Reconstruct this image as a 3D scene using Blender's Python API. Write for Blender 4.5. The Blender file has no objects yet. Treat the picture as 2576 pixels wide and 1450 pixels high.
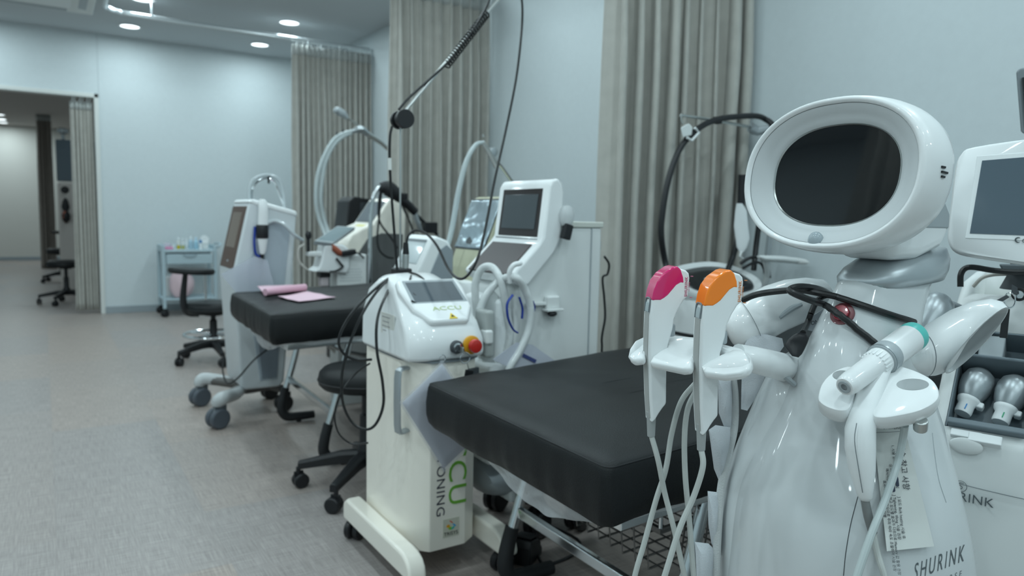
import bpy, bmesh, math, random
from mathutils import Vector, Matrix, noise
# ------------------------------------------------------------------ camera, world, exposure
scene = bpy.context.scene
col = scene.collection
FPX, CX, CY = 1830.0, 1288.0, 725.0
PITCH, ROLL, YAW, CAMH = math.radians(5.6), math.radians(1.2), math.radians(32.8), 1.1
F = Vector((math.sin(YAW)*math.cos(PITCH), math.cos(YAW)*math.cos(PITCH), -math.sin(PITCH)))
R0 = Vector((math.cos(YAW), -math.sin(YAW), 0)); U0 = R0.cross(F)
RV = R0*math.cos(ROLL)+U0*math.sin(ROLL); UV = RV.cross(F)
CAM = Vector((0, 0, CAMH))
cd = bpy.data.cameras.new('camera'); cam = bpy.data.objects.new('camera', cd); col.objects.link(cam)
cd.sensor_width = 36.0; cd.lens = 36.0*FPX/2576.0; cd.clip_start = 0.05; cd.clip_end = 60
m = Matrix.Identity(4)
for i in range(3):
    m[i][0] = RV[i]; m[i][1] = UV[i]; m[i][2] = -F[i]; m[i][3] = CAM[i]
cam.matrix_world = m
cd.dof.use_dof = True; cd.dof.focus_distance = 1.1; cd.dof.aperture_fstop = 4.5
scene.camera = cam
w = bpy.data.worlds.new('world'); scene.world = w; w.use_nodes = True
w.node_tree.nodes['Background'].inputs[0].default_value = (0.5, 0.6, 0.65, 1)
w.node_tree.nodes['Background'].inputs[1].default_value = 0.05
scene.view_settings.view_transform = 'Standard'; scene.view_settings.look = 'None'
scene.view_settings.gamma = 1.0; scene.view_settings.use_curve_mapping = False
scene.view_settings.exposure = 0.12
LAMP_W = 3.05
LAMP_COL = (0.775, 0.955, 1.0)

# ------------------------------------------------------------------ pixel -> place
def ray(x, y): return F + RV*((x-CX)/FPX) - UV*((y-CY)/FPX)
def on(ax, v, x, y):
    d = ray(x, y); return CAM + d*((v-CAM[ax])/d[ax])
def PX(x, y, v): return on(0, v, x, y)
def PY(x, y, v): return on(1, v, x, y)
def PZ(x, y, v): return on(2, v, x, y)
def PD(x, y, d): return CAM + ray(x, y)*d

# ------------------------------------------------------------------ materials
MATS = {}
def mat(name, c, rough=0.5, metal=0.0, coat=0.0, bump=0.0, bscale=200.0, var=0.0, vscale=8.0, emit=None, alpha=1.0, trans=0.0, sheen=0.0, ior=1.45):
    if name in MATS: return MATS[name]
    M = bpy.data.materials.new(name); M.use_nodes = True
    nt = M.node_tree; b = nt.nodes['Principled BSDF']
    b.inputs['Base Color'].default_value = (*c, 1); b.inputs['Roughness'].default_value = rough
    b.inputs['Metallic'].default_value = metal; b.inputs['Coat Weight'].default_value = coat
    b.inputs['Coat Roughness'].default_value = 0.04
    b.inputs['IOR'].default_value = ior
    b.inputs['Alpha'].default_value = alpha; b.inputs['Transmission Weight'].default_value = trans
    b.inputs['Sheen Weight'].default_value = sheen
    if emit:
        b.inputs['Emission Color'].default_value = (*emit[0], 1); b.inputs['Emission Strength'].default_value = emit[1]
    tc = nt.nodes.new('ShaderNodeTexCoord')
    if var > 0:
        n = nt.nodes.new('ShaderNodeTexNoise'); n.inputs['Scale'].default_value = vscale; n.inputs['Detail'].default_value = 4
        nt.links.new(tc.outputs['Object'], n.inputs['Vector'])
        r = nt.nodes.new('ShaderNodeMapRange'); r.inputs['From Min'].default_value = .3; r.inputs['From Max'].default_value = .7
        r.inputs['To Min'].default_value = 1-var; r.inputs['To Max'].default_value = 1+var
        nt.links.new(n.outputs['Fac'], r.inputs['Value'])
        mx = nt.nodes.new('ShaderNodeMix'); mx.data_type = 'RGBA'; mx.blend_type = 'MULTIPLY'
        mx.inputs['Factor'].default_value = 1; mx.inputs['A'].default_value = (*c, 1)
        nt.links.new(r.outputs['Result'], mx.inputs['B']); nt.links.new(mx.outputs['Result'], b.inputs['Base Color'])
    if bump > 0:
        n = nt.nodes.new('ShaderNodeTexNoise'); n.inputs['Scale'].default_value = bscale; n.inputs['Detail'].default_value = 3
        nt.links.new(tc.outputs['Object'], n.inputs['Vector'])
        bp = nt.nodes.new('ShaderNodeBump'); bp.inputs['Strength'].default_value = bump; bp.inputs['Distance'].default_value = 0.002
        nt.links.new(n.outputs['Fac'], bp.inputs['Height']); nt.links.new(bp.outputs['Normal'], b.inputs['Normal'])
    MATS[name] = M; return M

def floor_material():
    M = bpy.data.materials.new('woven_vinyl'); M.use_nodes = True; nt = M.node_tree; b = nt.nodes['Principled BSDF']
    tc = nt.nodes.new('ShaderNodeTexCoord')
    def N(scale, detail=3, rough=.6, rz=0):
        mp = nt.nodes.new('ShaderNodeMapping'); mp.inputs['Scale'].default_value = scale
        nt.links.new(tc.outputs['Object'], mp.inputs['Vector'])
        n = nt.nodes.new('ShaderNodeTexNoise'); n.inputs['Scale'].default_value = 1; n.inputs['Detail'].default_value = detail
        n.inputs['Roughness'].default_value = rough
        nt.links.new(mp.outputs['Vector'], n.inputs['Vector']); return n.outputs['Fac']
    a = N((330, 9, 1)); c = N((9, 330, 1)); big = N((1.1, .9, 1), 2)
    def math_(op, x, y):
        k = nt.nodes.new('ShaderNodeMath'); k.operation = op
        for i, v in enumerate((x, y)):
            if isinstance(v, (int, float)): k.inputs[i].default_value = v
            else: nt.links.new(v, k.inputs[i])
        return k.outputs[0]
    thread = math_('ADD', math_('MULTIPLY', a, .5), math_('MULTIPLY', c, .5))
    cr = nt.nodes.new('ShaderNodeValToRGB'); cr.color_ramp.elements[0].position = .32; cr.color_ramp.elements[1].position = .68
    cr.color_ramp.elements[0].color = (.195, .173, .163, 1); cr.color_ramp.elements[1].color = (.46, .415, .395, 1)
    nt.links.new(thread, cr.inputs['Fac'])
    br = nt.nodes.new('ShaderNodeTexBrick'); br.offset = .5; br.inputs['Scale'].default_value = 1
    br.inputs['Brick Width'].default_value = .92; br.inputs['Row Height'].default_value = .46; br.inputs['Mortar Size'].default_value = .0006
    br.inputs['Color1'].default_value = (1.06, 1.0, .95, 1); br.inputs['Color2'].default_value = (.93, .95, .97, 1); br.inputs['Mortar'].default_value = (.8, .8, .8, 1)
    mp = nt.nodes.new('ShaderNodeMapping'); mp.inputs['Rotation'].default_value = (0, 0, math.radians(90))
    nt.links.new(tc.outputs['Object'], mp.inputs['Vector']); nt.links.new(mp.outputs['Vector'], br.inputs['Vector'])
    mx = nt.nodes.new('ShaderNodeMix'); mx.data_type = 'RGBA'; mx.blend_type = 'MULTIPLY'; mx.inputs['Factor'].default_value = 1
    nt.links.new(cr.outputs['Color'], mx.inputs['A']); nt.links.new(br.outputs['Color'], mx.inputs['B'])
    nt.links.new(mx.outputs['Result'], b.inputs['Base Color'])
    b.inputs['Roughness'].default_value = .42
    bp = nt.nodes.new('ShaderNodeBump'); bp.inputs['Strength'].default_value = .12; bp.inputs['Distance'].default_value = .001
    nt.links.new(thread, bp.inputs['Height']); nt.links.new(bp.outputs['Normal'], b.inputs['Normal'])
    return M

W_WALL = mat('wall_paper', (.60, .66, .68), .85, bump=.15, bscale=160, var=.015, vscale=30)
W_FAR = mat('far_wall_paint', (.64, .63, .59), .85, bump=.1, bscale=120)
W_CEIL = mat('ceiling_paint', (.50, .535, .55), .9, bump=.08, bscale=120)
W_TRIM = mat('trim_paint', (.66, .68, .66), .5)
W_BASE = mat('baseboard_vinyl', (.30, .345, .37), .5)
WHITE = mat('white_gloss_plastic', (.79, .815, .82), .38, coat=.45)
WHITE2 = mat('white_satin_plastic', (.82, .85, .855), .42)
WARMW = mat('ivory_enamel', (.93, .89, .80), .28, coat=.4)
OFFW = mat('offwhite_plastic', (.72, .745, .74), .45)
LGREY = mat('light_grey_plastic', (.36, .40, .42), .45)
MGREY = mat('mid_grey_plastic', (.17, .195, .21), .45)
DGREY = mat('dark_grey_plastic', (.055, .063, .07), .5)
BLACK = mat('black_plastic', (.012, .013, .015), .42)
RUBBER = mat('black_rubber', (.015, .016, .018), .6)
CORD = mat('black_cord', (.012, .013, .014), .35)
WCORD = mat('pale_grey_cord', (.50, .52, .50), .4)
SILVER = mat('silver_paint', (.42, .46, .48), .34, metal=.65)
CHROME = mat('chrome', (.72, .76, .78), .12, metal=1.0)
STEEL = mat('brushed_steel', (.55, .57, .56), .32, metal=1.0)
LEATHER = mat('black_leatherette', (.0055, .0070, .0080), .50, bump=.35, bscale=420, var=.25, vscale=5, ior=1.38)
SCREEN = mat('dark_glass_screen', (.006, .008, .010), .05, coat=.5)
GSCREEN = mat('grey_glass_screen', (.060, .080, .098), .42)
PINK = mat('pink_paper', (.72, .50, .58), .8, bump=.3, bscale=300)
FABRIC = mat('white_cotton', (.56, .59, .62), .9, bump=.4, bscale=500)

# ------------------------------------------------------------------ mesh helpers
def T(x=0, y=0, z=0, rz=0, ry=0, rx=0):
    return Matrix.Translation((x, y, z)) @ Matrix.Rotation(rz, 4, 'Z') @ Matrix.Rotation(ry, 4, 'Y') @ Matrix.Rotation(rx, 4, 'X')
def crom(pts, n=6, closed=False):
    P = [Vector(p) for p in pts]; out = []
    if len(P) < 3: return P
    L = len(P); rng = range(L if closed else L-1)
    for i in rng:
        p0 = P[(i-1) % L] if closed or i > 0 else P[0]*2-P[1]
        p1 = P[i]; p2 = P[(i+1) % L]
        p3 = P[(i+2) % L] if closed or i+2 < L else P[-1]*2-P[-2]
        for k in range(n):
            t = k/n; t2 = t*t; t3 = t2*t
            out.append(.5*((2*p1)+(-p0+p2)*t+(2*p0-5*p1+4*p2-p3)*t2+(-p0+3*p1-3*p2+p3)*t3))
    if not closed: out.append(P[-1].copy())
    return out
def sering(c, ax, ay, e=2.0, n=32, M=None):
    o = []
    for i in range(n):
        a = 2*math.pi*i/n; ca, sa = math.cos(a), math.sin(a)
        p = Vector((ax*math.copysign(abs(ca)**(2/e), ca), ay*math.copysign(abs(sa)**(2/e), sa), 0))
        o.append((M @ p if M else p) + Vector(c))
    return o
class MB:
    def __init__(self, M=None): self.v = []; self.f = []; self.M = M or Matrix.Identity(4)
    def add(self, vs, fs):
        o = len(self.v); self.v += [self.M @ Vector(p) for p in vs]; self.f += [tuple(i+o for i in f) for f in fs]; return self
    def box(self, c, s, L=None):
        hx, hy, hz = s[0]/2, s[1]/2, s[2]/2; c = Vector(c)
        vs = [Vector((x, y, z)) for x in (-hx, hx) for y in (-hy, hy) for z in (-hz, hz)]
        if L is not None: vs = [L.to_3x3() @ p for p in vs]
        return self.add([p+c for p in vs], [(0,1,3,2),(4,6,7,5),(0,4,5,1),(2,3,7,6),(0,2,6,4),(1,5,7,3)])
    def bb(self, a, b):
        return self.box([(a[i]+b[i])/2 for i in range(3)], [abs(b[i]-a[i]) for i in range(3)])
    def loft(self, rings, cap0=True, cap1=True, closed=True):
        n = len(rings[0]); vs = [p for r in rings for p in r]; fs = []
        for k in range(len(rings)-1):
            for i in range(n if closed else n-1):
                j = (i+1) % n; fs.append((k*n+i, k*n+j, (k+1)*n+j, (k+1)*n+i))
        if cap0: fs.append(tuple(range(n))[::-1])
        if cap1: fs.append(tuple((len(rings)-1)*n+i for i in range(n)))
        return self.add(vs, fs)
    def tube(self, pts, r, n=10, sm=5, closed=False, flat=1.0):
        P = crom(pts, sm, closed) if sm > 1 else [Vector(p) for p in pts]
        rr = r if isinstance(r, (list, tuple)) else None
        L = len(P); rings = []; up = None
        for i in range(L):
            a = P[(i-1) % L] if closed or i > 0 else P[i]; b = P[(i+1) % L] if closed or i < L-1 else P[i]
            t = (b-a); t = t.normalized() if t.length > 1e-9 else Vector((0, 0, 1))
            if up is None:
                up = Vector((0, 0, 1)) if abs(t.z) < .9 else Vector((1, 0, 0))
            s = t.cross(up)
            if s.length < 1e-6: s = t.orthogonal()
            s.normalize(); up = s.cross(t).normalized()
            if rr:
                q = i/(L-1)*(len(rr)-1); k = min(int(q), len(rr)-2); rad = rr[k]+(rr[k+1]-rr[k])*(q-k)
            else: rad = r
            rings.append([P[i]+(s*math.cos(2*math.pi*k/n)+up*math.sin(2*math.pi*k/n)*flat)*rad for k in range(n)])
        if closed: rings.append(rings[0]); return self.loft(rings, False, False)
        return self.loft(rings)
    def cyl(self, a, b, r, r2=None, n=20): return self.tube([a, b], [r, r if r2 is None else r2], n, 1)
    def lathe(self, prof, c=(0,0,0), L=None, n=28, cap=True):
        c = Vector(c); rings = []
        for r, z in prof:
            ring = [Vector((r*math.cos(2*math.pi*k/n), r*math.sin(2*math.pi*k/n), z)) for k in range(n)]
            rings.append([(L.to_3x3() @ p if L is not None else p)+c for p in ring])
        return self.loft(rings, cap, cap)
    def ball(self, c, r, n=16, L=None):
        r = (r, r, r) if isinstance(r, (int, float)) else r
        rings = []
        for k in range(1, n//2):
            a = math.pi*k/(n//2)
            ring = [Vector((r[0]*math.sin(a)*math.cos(2*math.pi*i/n), r[1]*math.sin(a)*math.sin(2*math.pi*i/n), -r[2]*math.cos(a))) for i in range(n)]
            rings.append([(L.to_3x3() @ p if L is not None else p)+Vector(c) for p in ring])
        return self.loft(rings)
    def prism(self, outline, d0, d1, L=None):
        """outline in local xy, extruded along local z from d0 to d1, placed with L (4x4)"""
        L = L or Matrix.Identity(4); n = len(outline)
        return self.loft([[L @ Vector((p[0], p[1], d)) for p in outline] for d in (d0, d1)])
    def grid(self, fn, nu, nv):
        vs = [fn(i/nu, j/nv) for j in range(nv+1) for i in range(nu+1)]
        return self.add(vs, [(j*(nu+1)+i, j*(nu+1)+i+1, (j+1)*(nu+1)+i+1, (j+1)*(nu+1)+i) for j in range(nv) for i in range(nu)])
    def build(self, name, material, parent=None, bevel=0, seg=3, sub=0, smooth=35, solid=0, label=None, recalc=True):
        me = bpy.data.meshes.new(name)
        vs = self.v
        if parent is not None:
            inv = WM[parent].inverted(); vs = [inv @ p for p in vs]
        me.from_pydata([tuple(p) for p in vs], [], self.f); me.update()
        if recalc:
            bm = bmesh.new(); bm.from_mesh(me); bmesh.ops.recalc_face_normals(bm, faces=bm.faces); bm.to_mesh(me); bm.free()
        if smooth:
            me.polygons.foreach_set('use_smooth', [True]*len(me.polygons))
            if smooth < 180: me.set_sharp_from_angle(angle=math.radians(smooth))
        o = bpy.data.objects.new(name, me); col.objects.link(o)
        if material is not None: me.materials.append(material)
        if parent is not None: o.parent = parent
        WM[o] = WM[parent] if parent is not None else Matrix.Identity(4)
        if solid:
            s = o.modifiers.new('solid', 'SOLIDIFY'); s.thickness = solid; s.offset = 0
        if bevel:
            b = o.modifiers.new('bevel', 'BEVEL'); b.width = bevel; b.segments = seg; b.limit_method = 'ANGLE'; b.angle_limit = math.radians(40); b.harden_normals = True
        if sub:
            s = o.modifiers.new('sub', 'SUBSURF'); s.levels = sub; s.render_levels = sub
        if label: o['label'] = label
        return o
WM = {}
def tag(o, label, cat, group=None):
    o['label'] = label; o['category'] = cat
    if group: o['group'] = group
    return o
def thing(name, label, cat, M=None, group=None):
    o = bpy.data.objects.new(name, None); col.objects.link(o); o.empty_display_size = .05
    M = M or Matrix.Identity(4); o.matrix_world = M; WM[o] = M
    return tag(o, label, cat, group)
def struct(o): o['kind'] = 'structure'; return o
def dup(root, M, label=None, group=None):
    def cp(o, par):
        c = o.copy(); col.objects.link(c)
        if par: c.parent = par
        for ch in list(o.children): cp(ch, c)
        return c
    r = cp(root, None); r.matrix_world = M; WM[r] = M
    if label: r['label'] = label
    if group: r['group'] = group
    return r
def rrect(w, h, r, n=6):
    o = []
    for cx, cy, a0 in ((w/2-r, h/2-r, 0), (-w/2+r, h/2-r, 90), (-w/2+r, -h/2+r, 180), (w/2-r, -h/2+r, 270)):
        for k in range(n+1):
            a = math.radians(a0+90*k/n); o.append((cx+r*math.cos(a), cy+r*math.sin(a)))
    return o
def axes(o, x, y):
    """4x4 from origin, x axis, y hint"""
    x = Vector(x).normalized(); z = x.cross(Vector(y)).normalized(); y = z.cross(x)
    m = Matrix.Identity(4)
    for i in range(3): m[i][0] = x[i]; m[i][1] = y[i]; m[i][2] = z[i]; m[i][3] = Vector(o)[i]
    return m
def text(s, size, L, material, parent, name='lettering', depth=.0004, label=None, stretch=1.0, align='CENTER', spacing=1.0):
    cu = bpy.data.curves.new('t', 'FONT'); cu.body = s; cu.size = size; cu.align_x = align; cu.align_y = 'CENTER'
    cu.extrude = depth; cu.resolution_u = 4; cu.space_character = spacing
    o = bpy.data.objects.new('t', cu); col.objects.link(o)
    dg = bpy.context.evaluated_depsgraph_get(); me = bpy.data.meshes.new_from_object(o.evaluated_get(dg))
    bpy.data.objects.remove(o); bpy.data.curves.remove(cu)
    me.transform(Matrix.Diagonal((stretch, 1, 1, 1))); me.transform(WM[parent].inverted() @ L if parent else L)
    me.materials.clear(); me.materials.append(material); me.name = name
    ob = bpy.data.objects.new(name, me); col.objects.link(ob)
    if parent: ob.parent = parent; WM[ob] = WM[parent]
    if label: ob['label'] = label
    return ob
# ------------------------------------------------------------------ room shell
XR, YB, ZC = 2.78, 8.644, 2.855
XL, YF = -3.2, -2.6
DX0, DX1, DZ = -2.4, 0.495, 2.225          # doorway in the back wall
YFAR, ZCF = 18.0, 2.72
fl = struct(MB().bb((XL-.1, YF-.1, -.1), (XR+.1, YFAR+.1, 0)).build('floor', floor_material(), smooth=0))
struct(MB().bb((XL-.1, YF-.1, ZC), (XR+.1, YB+.0, ZC+.1)).build('ceiling', W_CEIL, smooth=0))
struct(MB().bb((XL-.1, YB+.12, ZCF), (XR+.1, YFAR+.1, ZCF+.1)).build('ceiling_far_room', mat('far_ceiling_paint', (.52, .49, .46), .9), smooth=0))
struct(MB().bb((XR, YF, 0), (XR+.1, YFAR, ZC)).build('wall_right', W_WALL, smooth=0))
struct(MB().bb((XL-.1, YF, 0), (XL, YFAR, ZC)).build('wall_left', W_WALL, smooth=0))
struct(MB().bb((XL, YF-.1, 0), (XR, YF, ZC)).build('wall_front', W_WALL, smooth=0))
wb = MB(); wb.bb((XL, YB, 0), (DX0, YB+.12, ZC)); wb.bb((DX0, YB, DZ), (DX1, YB+.12, ZC)); wb.bb((DX1, YB, 0), (XR, YB+.12, ZC))
struct(wb.build('wall_back', W_WALL, smooth=0))
struct(MB().bb((XL, YFAR, 0), (XR, YFAR+.1, ZC)).build('wall_far_room', W_FAR, smooth=0))
# door frame: slim pale jamb and head, seam above the jamb
d = MB(); d.bb((DX1-.018, YB-.012, 0), (DX1+.022, YB+.13, DZ+.03)); d.bb((DX0, YB-.012, DZ-.012), (DX1+.022, YB+.13, DZ+.03)); d.bb((DX0-.02, YB-.012, 0), (DX0+.02, YB+.13, DZ+.03))
struct(d.build('trim_1', W_TRIM, bevel=.004))
struct(MB().bb((DX1+.022, YB-.002, DZ+.03), (DX1+.029, YB+.001, ZC)).build('trim_2', mat('seam_filler', (.50, .55, .57), .8), smooth=0))
struct(MB().bb((DX1+.022, YB-.012, 0), (XR, YB, .075)).build('baseboard_back', W_BASE, bevel=.003))
struct(MB().bb((XR-.012, YF, 0), (XR, YB, .075)).build('baseboard_right', W_BASE, bevel=.003))
struct(MB().bb((XL, YFAR-.012, 0), (XR, YFAR, .07)).build('baseboard_far_room', W_BASE, bevel=.003))

# ------------------------------------------------------------------ downlights (real lamps)
LAMP = mat('downlight_diffuser', (.9, .9, .9), .5, emit=((.86, .97, 1.0), 3.0))
def make_downlight():
    r = thing('ceiling_downlight', 'x', 'downlight')
    MB().lathe([(.083, 0), (.098, -.002), (.100, -.006), (.094, -.010), (.084, -.008)], n=32, cap=False).build('trim_ring', mat('downlight_ring', (.75, .77, .77), .4), r)
    MB().lathe([(.0005, -.0045), (.05, -.0045), (.085, -.0035)], n=32, cap=False).build('diffuser', LAMP, r)
    return r
proto = make_downlight(); first = True
def downlight(x, y, z, label, power=LAMP_W, group='downlights in the treatment room ceiling'):
    global first
    M = T(x, y, z)
    if first: o = proto; o.matrix_world = M; WM[o] = M; first = False
    else: o = dup(proto, M)
    o['label'] = label; o['group'] = group
    ld = bpy.data.lights.new('downlight_beam', 'AREA'); ld.shape = 'DISK'; ld.size = .17; ld.energy = power; ld.color = LAMP_COL
    lo = bpy.data.objects.new('downlight_beam', ld); col.objects.link(lo); lo.parent = o; lo.location = (0, 0, -.02)
    return o
G = 'white round downlight set flush in the grey ceiling'
for y in (8.1, 7.0, 5.9, 4.8, 3.7, 2.6, 1.5, .4, -.7, -1.8):
    for x in (-1.9, -.55, .77, 1.99):
        lab = G + ' of the treatment room'
        if x == -.55 and y == 7.0: continue
        if x == .77 and y == 8.1: lab = 'round downlight near the wall above the curtained doorway'
        if x == 1.99 and y == 8.1: lab = 'round downlight by the back wall beside the far curtain top'
        if x == 1.99 and y == 7.0: lab = 'round downlight on the room side of the curtain rail, beside the far curtain'
        if x == .77 and y == 7.0: lab = 'round downlight inside the bend of the metal curtain rail'
        downlight(x, y, ZC, lab)
for (px, py) in ((-2, 288), (3, 301), (10, 314), (-260, 150), (-200, 240)):
    p = PZ(px, py, ZCF)
    downlight(p.x, min(p.y, 17.5), ZCF, 'round downlight in the ceiling of the room beyond the doorway', LAMP_W*.85, 'downlights in the room beyond the doorway')
for (x, y) in ((1.2, 10.2), (1.2, 13), (-2, 13), (-.6, 16.8), (1.6, 16.8)):
    downlight(x, y, ZCF, 'round downlight in the ceiling of the room beyond the doorway', LAMP_W*.85, 'downlights in the room beyond the doorway')

# ------------------------------------------------------------------ ceiling cassette
c = thing('ceiling_air_conditioner', 'white flat air conditioner cassette in the ceiling by the curtain rail', 'air conditioner', T(-.04, 7.27, ZC))
MB(c.matrix_world.copy()).bb((-.48, -.48, -.03), (.48, .48, 0)).build('panel', W_TRIM, c, bevel=.01)
MB(WM[c]).bb((-.3, -.3, -.036), (.3, .3, -.03)).build('intake_grille', OFFW, c, bevel=.003)
for k in range(4):
    Q = WM[c] @ Matrix.Rotation(k*math.pi/2, 4, 'Z')
    MB(Q).box((0, -.39, -.032), (.56, .06, .008), Matrix.Rotation(.12, 4, 'X')).build('louver', LGREY, c, bevel=.002)

# ------------------------------------------------------------------ curtain rails
RAIL = mat('rail_aluminium', (.66, .70, .72), .3, metal=.7)
def rail(y, x0, yend, label):
    r = thing('curtain_rail', label, 'curtain rail', T(x0, y, 2.70), 'metal curtain rails under the ceiling')
    pts = [(XR-.01, y, 2.70), (1.6, y, 2.70), (x0+.24, y, 2.70), (x0+.11, y-.03, 2.70), (x0+.03, y-.11, 2.70), (x0, y-.24, 2.70), (x0, (y+yend)/2, 2.70), (x0, yend, 2.70)]
    MB().tube(pts, .015, 8, 5, flat=1.4).build('track', RAIL, r)
    for (hx, hy) in ((x0+.36, y), (x0, yend+.3)):
        MB().cyl((hx, hy, 2.705), (hx, hy, ZC), .008, n=10).cyl((hx, hy, ZC-.012), (hx, hy, ZC), .022, n=14).build('ceiling_hanger', RAIL, r)
    return r
rail(6.95, .47, 4.75, 'curved metal curtain rail hung below the ceiling, carrying the far curtain')
rail(4.65, .47, 2.55, 'metal curtain rail carrying the curtain behind the balance arm')
rail(2.42, .47, .3, 'metal curtain rail carrying the curtain beside the large white laser')

# ------------------------------------------------------------------ curtains
def curtain_mat(name, c):
    M = mat(name, c, .95, bump=.3, bscale=350, var=.06, vscale=14, sheen=.2); return M
CURT = curtain_mat('taupe_curtain_cloth', (.455, .445, .41))
CURT2 = curtain_mat('dark_taupe_curtain_cloth', (.25, .225, .20))
def curtain(name, a, b, ztop, zbot, folds, amp, label, material=CURT, seed=0, flare=0.0, rings=True, group=None):
    a = Vector((*a, 0)); b = Vector((*b, 0)); rnd = random.Random(seed)
    u = (b-a); L = u.length; u.normalize(); nrm = Vector((-u.y, u.x, 0))
    root = thing(name, label, 'curtain', T((a.x+b.x)/2, (a.y+b.y)/2, zbot), group)
    ph = [rnd.uniform(-1.0, 1.0) for _ in range(folds+2)]; am = [rnd.uniform(.55, 1.3) for _ in range(folds+2)]
    def fn(s, t):
        z = zbot+(ztop-zbot)*t; k = s*folds; i = int(min(k, folds-1e-6)); fr = k-i
        A = amp*(am[i]*(1-fr)+am[i+1]*fr)*(.55+.45*min(1, (1-t)*3.0))
        P = ph[i]*(1-fr)+ph[i+1]*fr
        ang = 2*math.pi*k+P*(1-t)*1.5+.5*math.sin(3.1*k+2.0*(1-t))
        off = A*(math.sin(ang)+.16*math.sin(2*ang+.7+P)+.06*math.sin(3*ang+P))
        along = s*L+A*.42*math.sin(2*ang)+flare*(1-t)*(s-.5)*-1*L
        q = a+u*along+nrm*(off+.02*noise.noise(Vector((s*4, t*3, seed))))
        return Vector((q.x, q.y, z))
    MB().grid(fn, folds*14, 26).build('cloth', material, root, smooth=180, solid=.004, recalc=False)
    def hd(s, t):
        p = fn(s, .985+.015*t); return p+nrm*.0
    MB().grid(lambda s, t: fn(s, .962+.038*t)-nrm*.0045, folds*14, 2).build('header_tape', mat('header_tape', (.50, .52, .51), .9, sheen=.2), root, smooth=180, solid=.003, recalc=False)
    if rings:
        for k in range(folds):
            p = fn((k+.5)/folds, 1)
            MB().tube([p+Vector((0, 0, -.03)), p+Vector((0, 0, .012)), p+Vector((.006, 0, .03)), p+Vector((0, 0, .045))], .005, 6, 3).build('hook', mat('hook_nylon', (.72, .77, .78), .35), root)
    return root
curtain('privacy_curtain', (2.0, 6.95), (2.765, 6.93), 2.655, .12, 15, .046, 'taupe pleated curtain hanging furthest away, beside the back wall', seed=3)
curtain('privacy_curtain', (2.0, 4.67), (2.750, 4.65), 2.655, .12, 10, .068, 'taupe pleated curtain behind the balance arm pulley', seed=8)
curtain('privacy_curtain', (2.03, 2.45), (2.765, 2.36), 2.655, .12, 9, .074, 'taupe pleated curtain between the large laser and the oval monitor', seed=5)
# doorway curtain and the dark one beyond
curtain('doorway_curtain', (.266, 8.705), (.462, 8.705), 2.170, .04, 6, .033, 'pale taupe curtain gathered at the edge of the doorway', seed=4)
a = PY(104, 630, 15.5); b = PY(133, 630, 15.5)
curtain('far_room_curtain', (a.x, 15.5), (b.x+.05, 15.5), 2.72, .0, 5, .045, 'dark brown curtain in the room beyond the doorway', CURT2, seed=6, rings=False)
# curtain behind the viewer, mirrored in the oval monitor
curtain('privacy_curtain', (-2.95, 2.7), (-1.95, 3.2), 2.655, .12, 9, .075, 'taupe curtain mirrored in the dark oval screen', seed=15)
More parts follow.
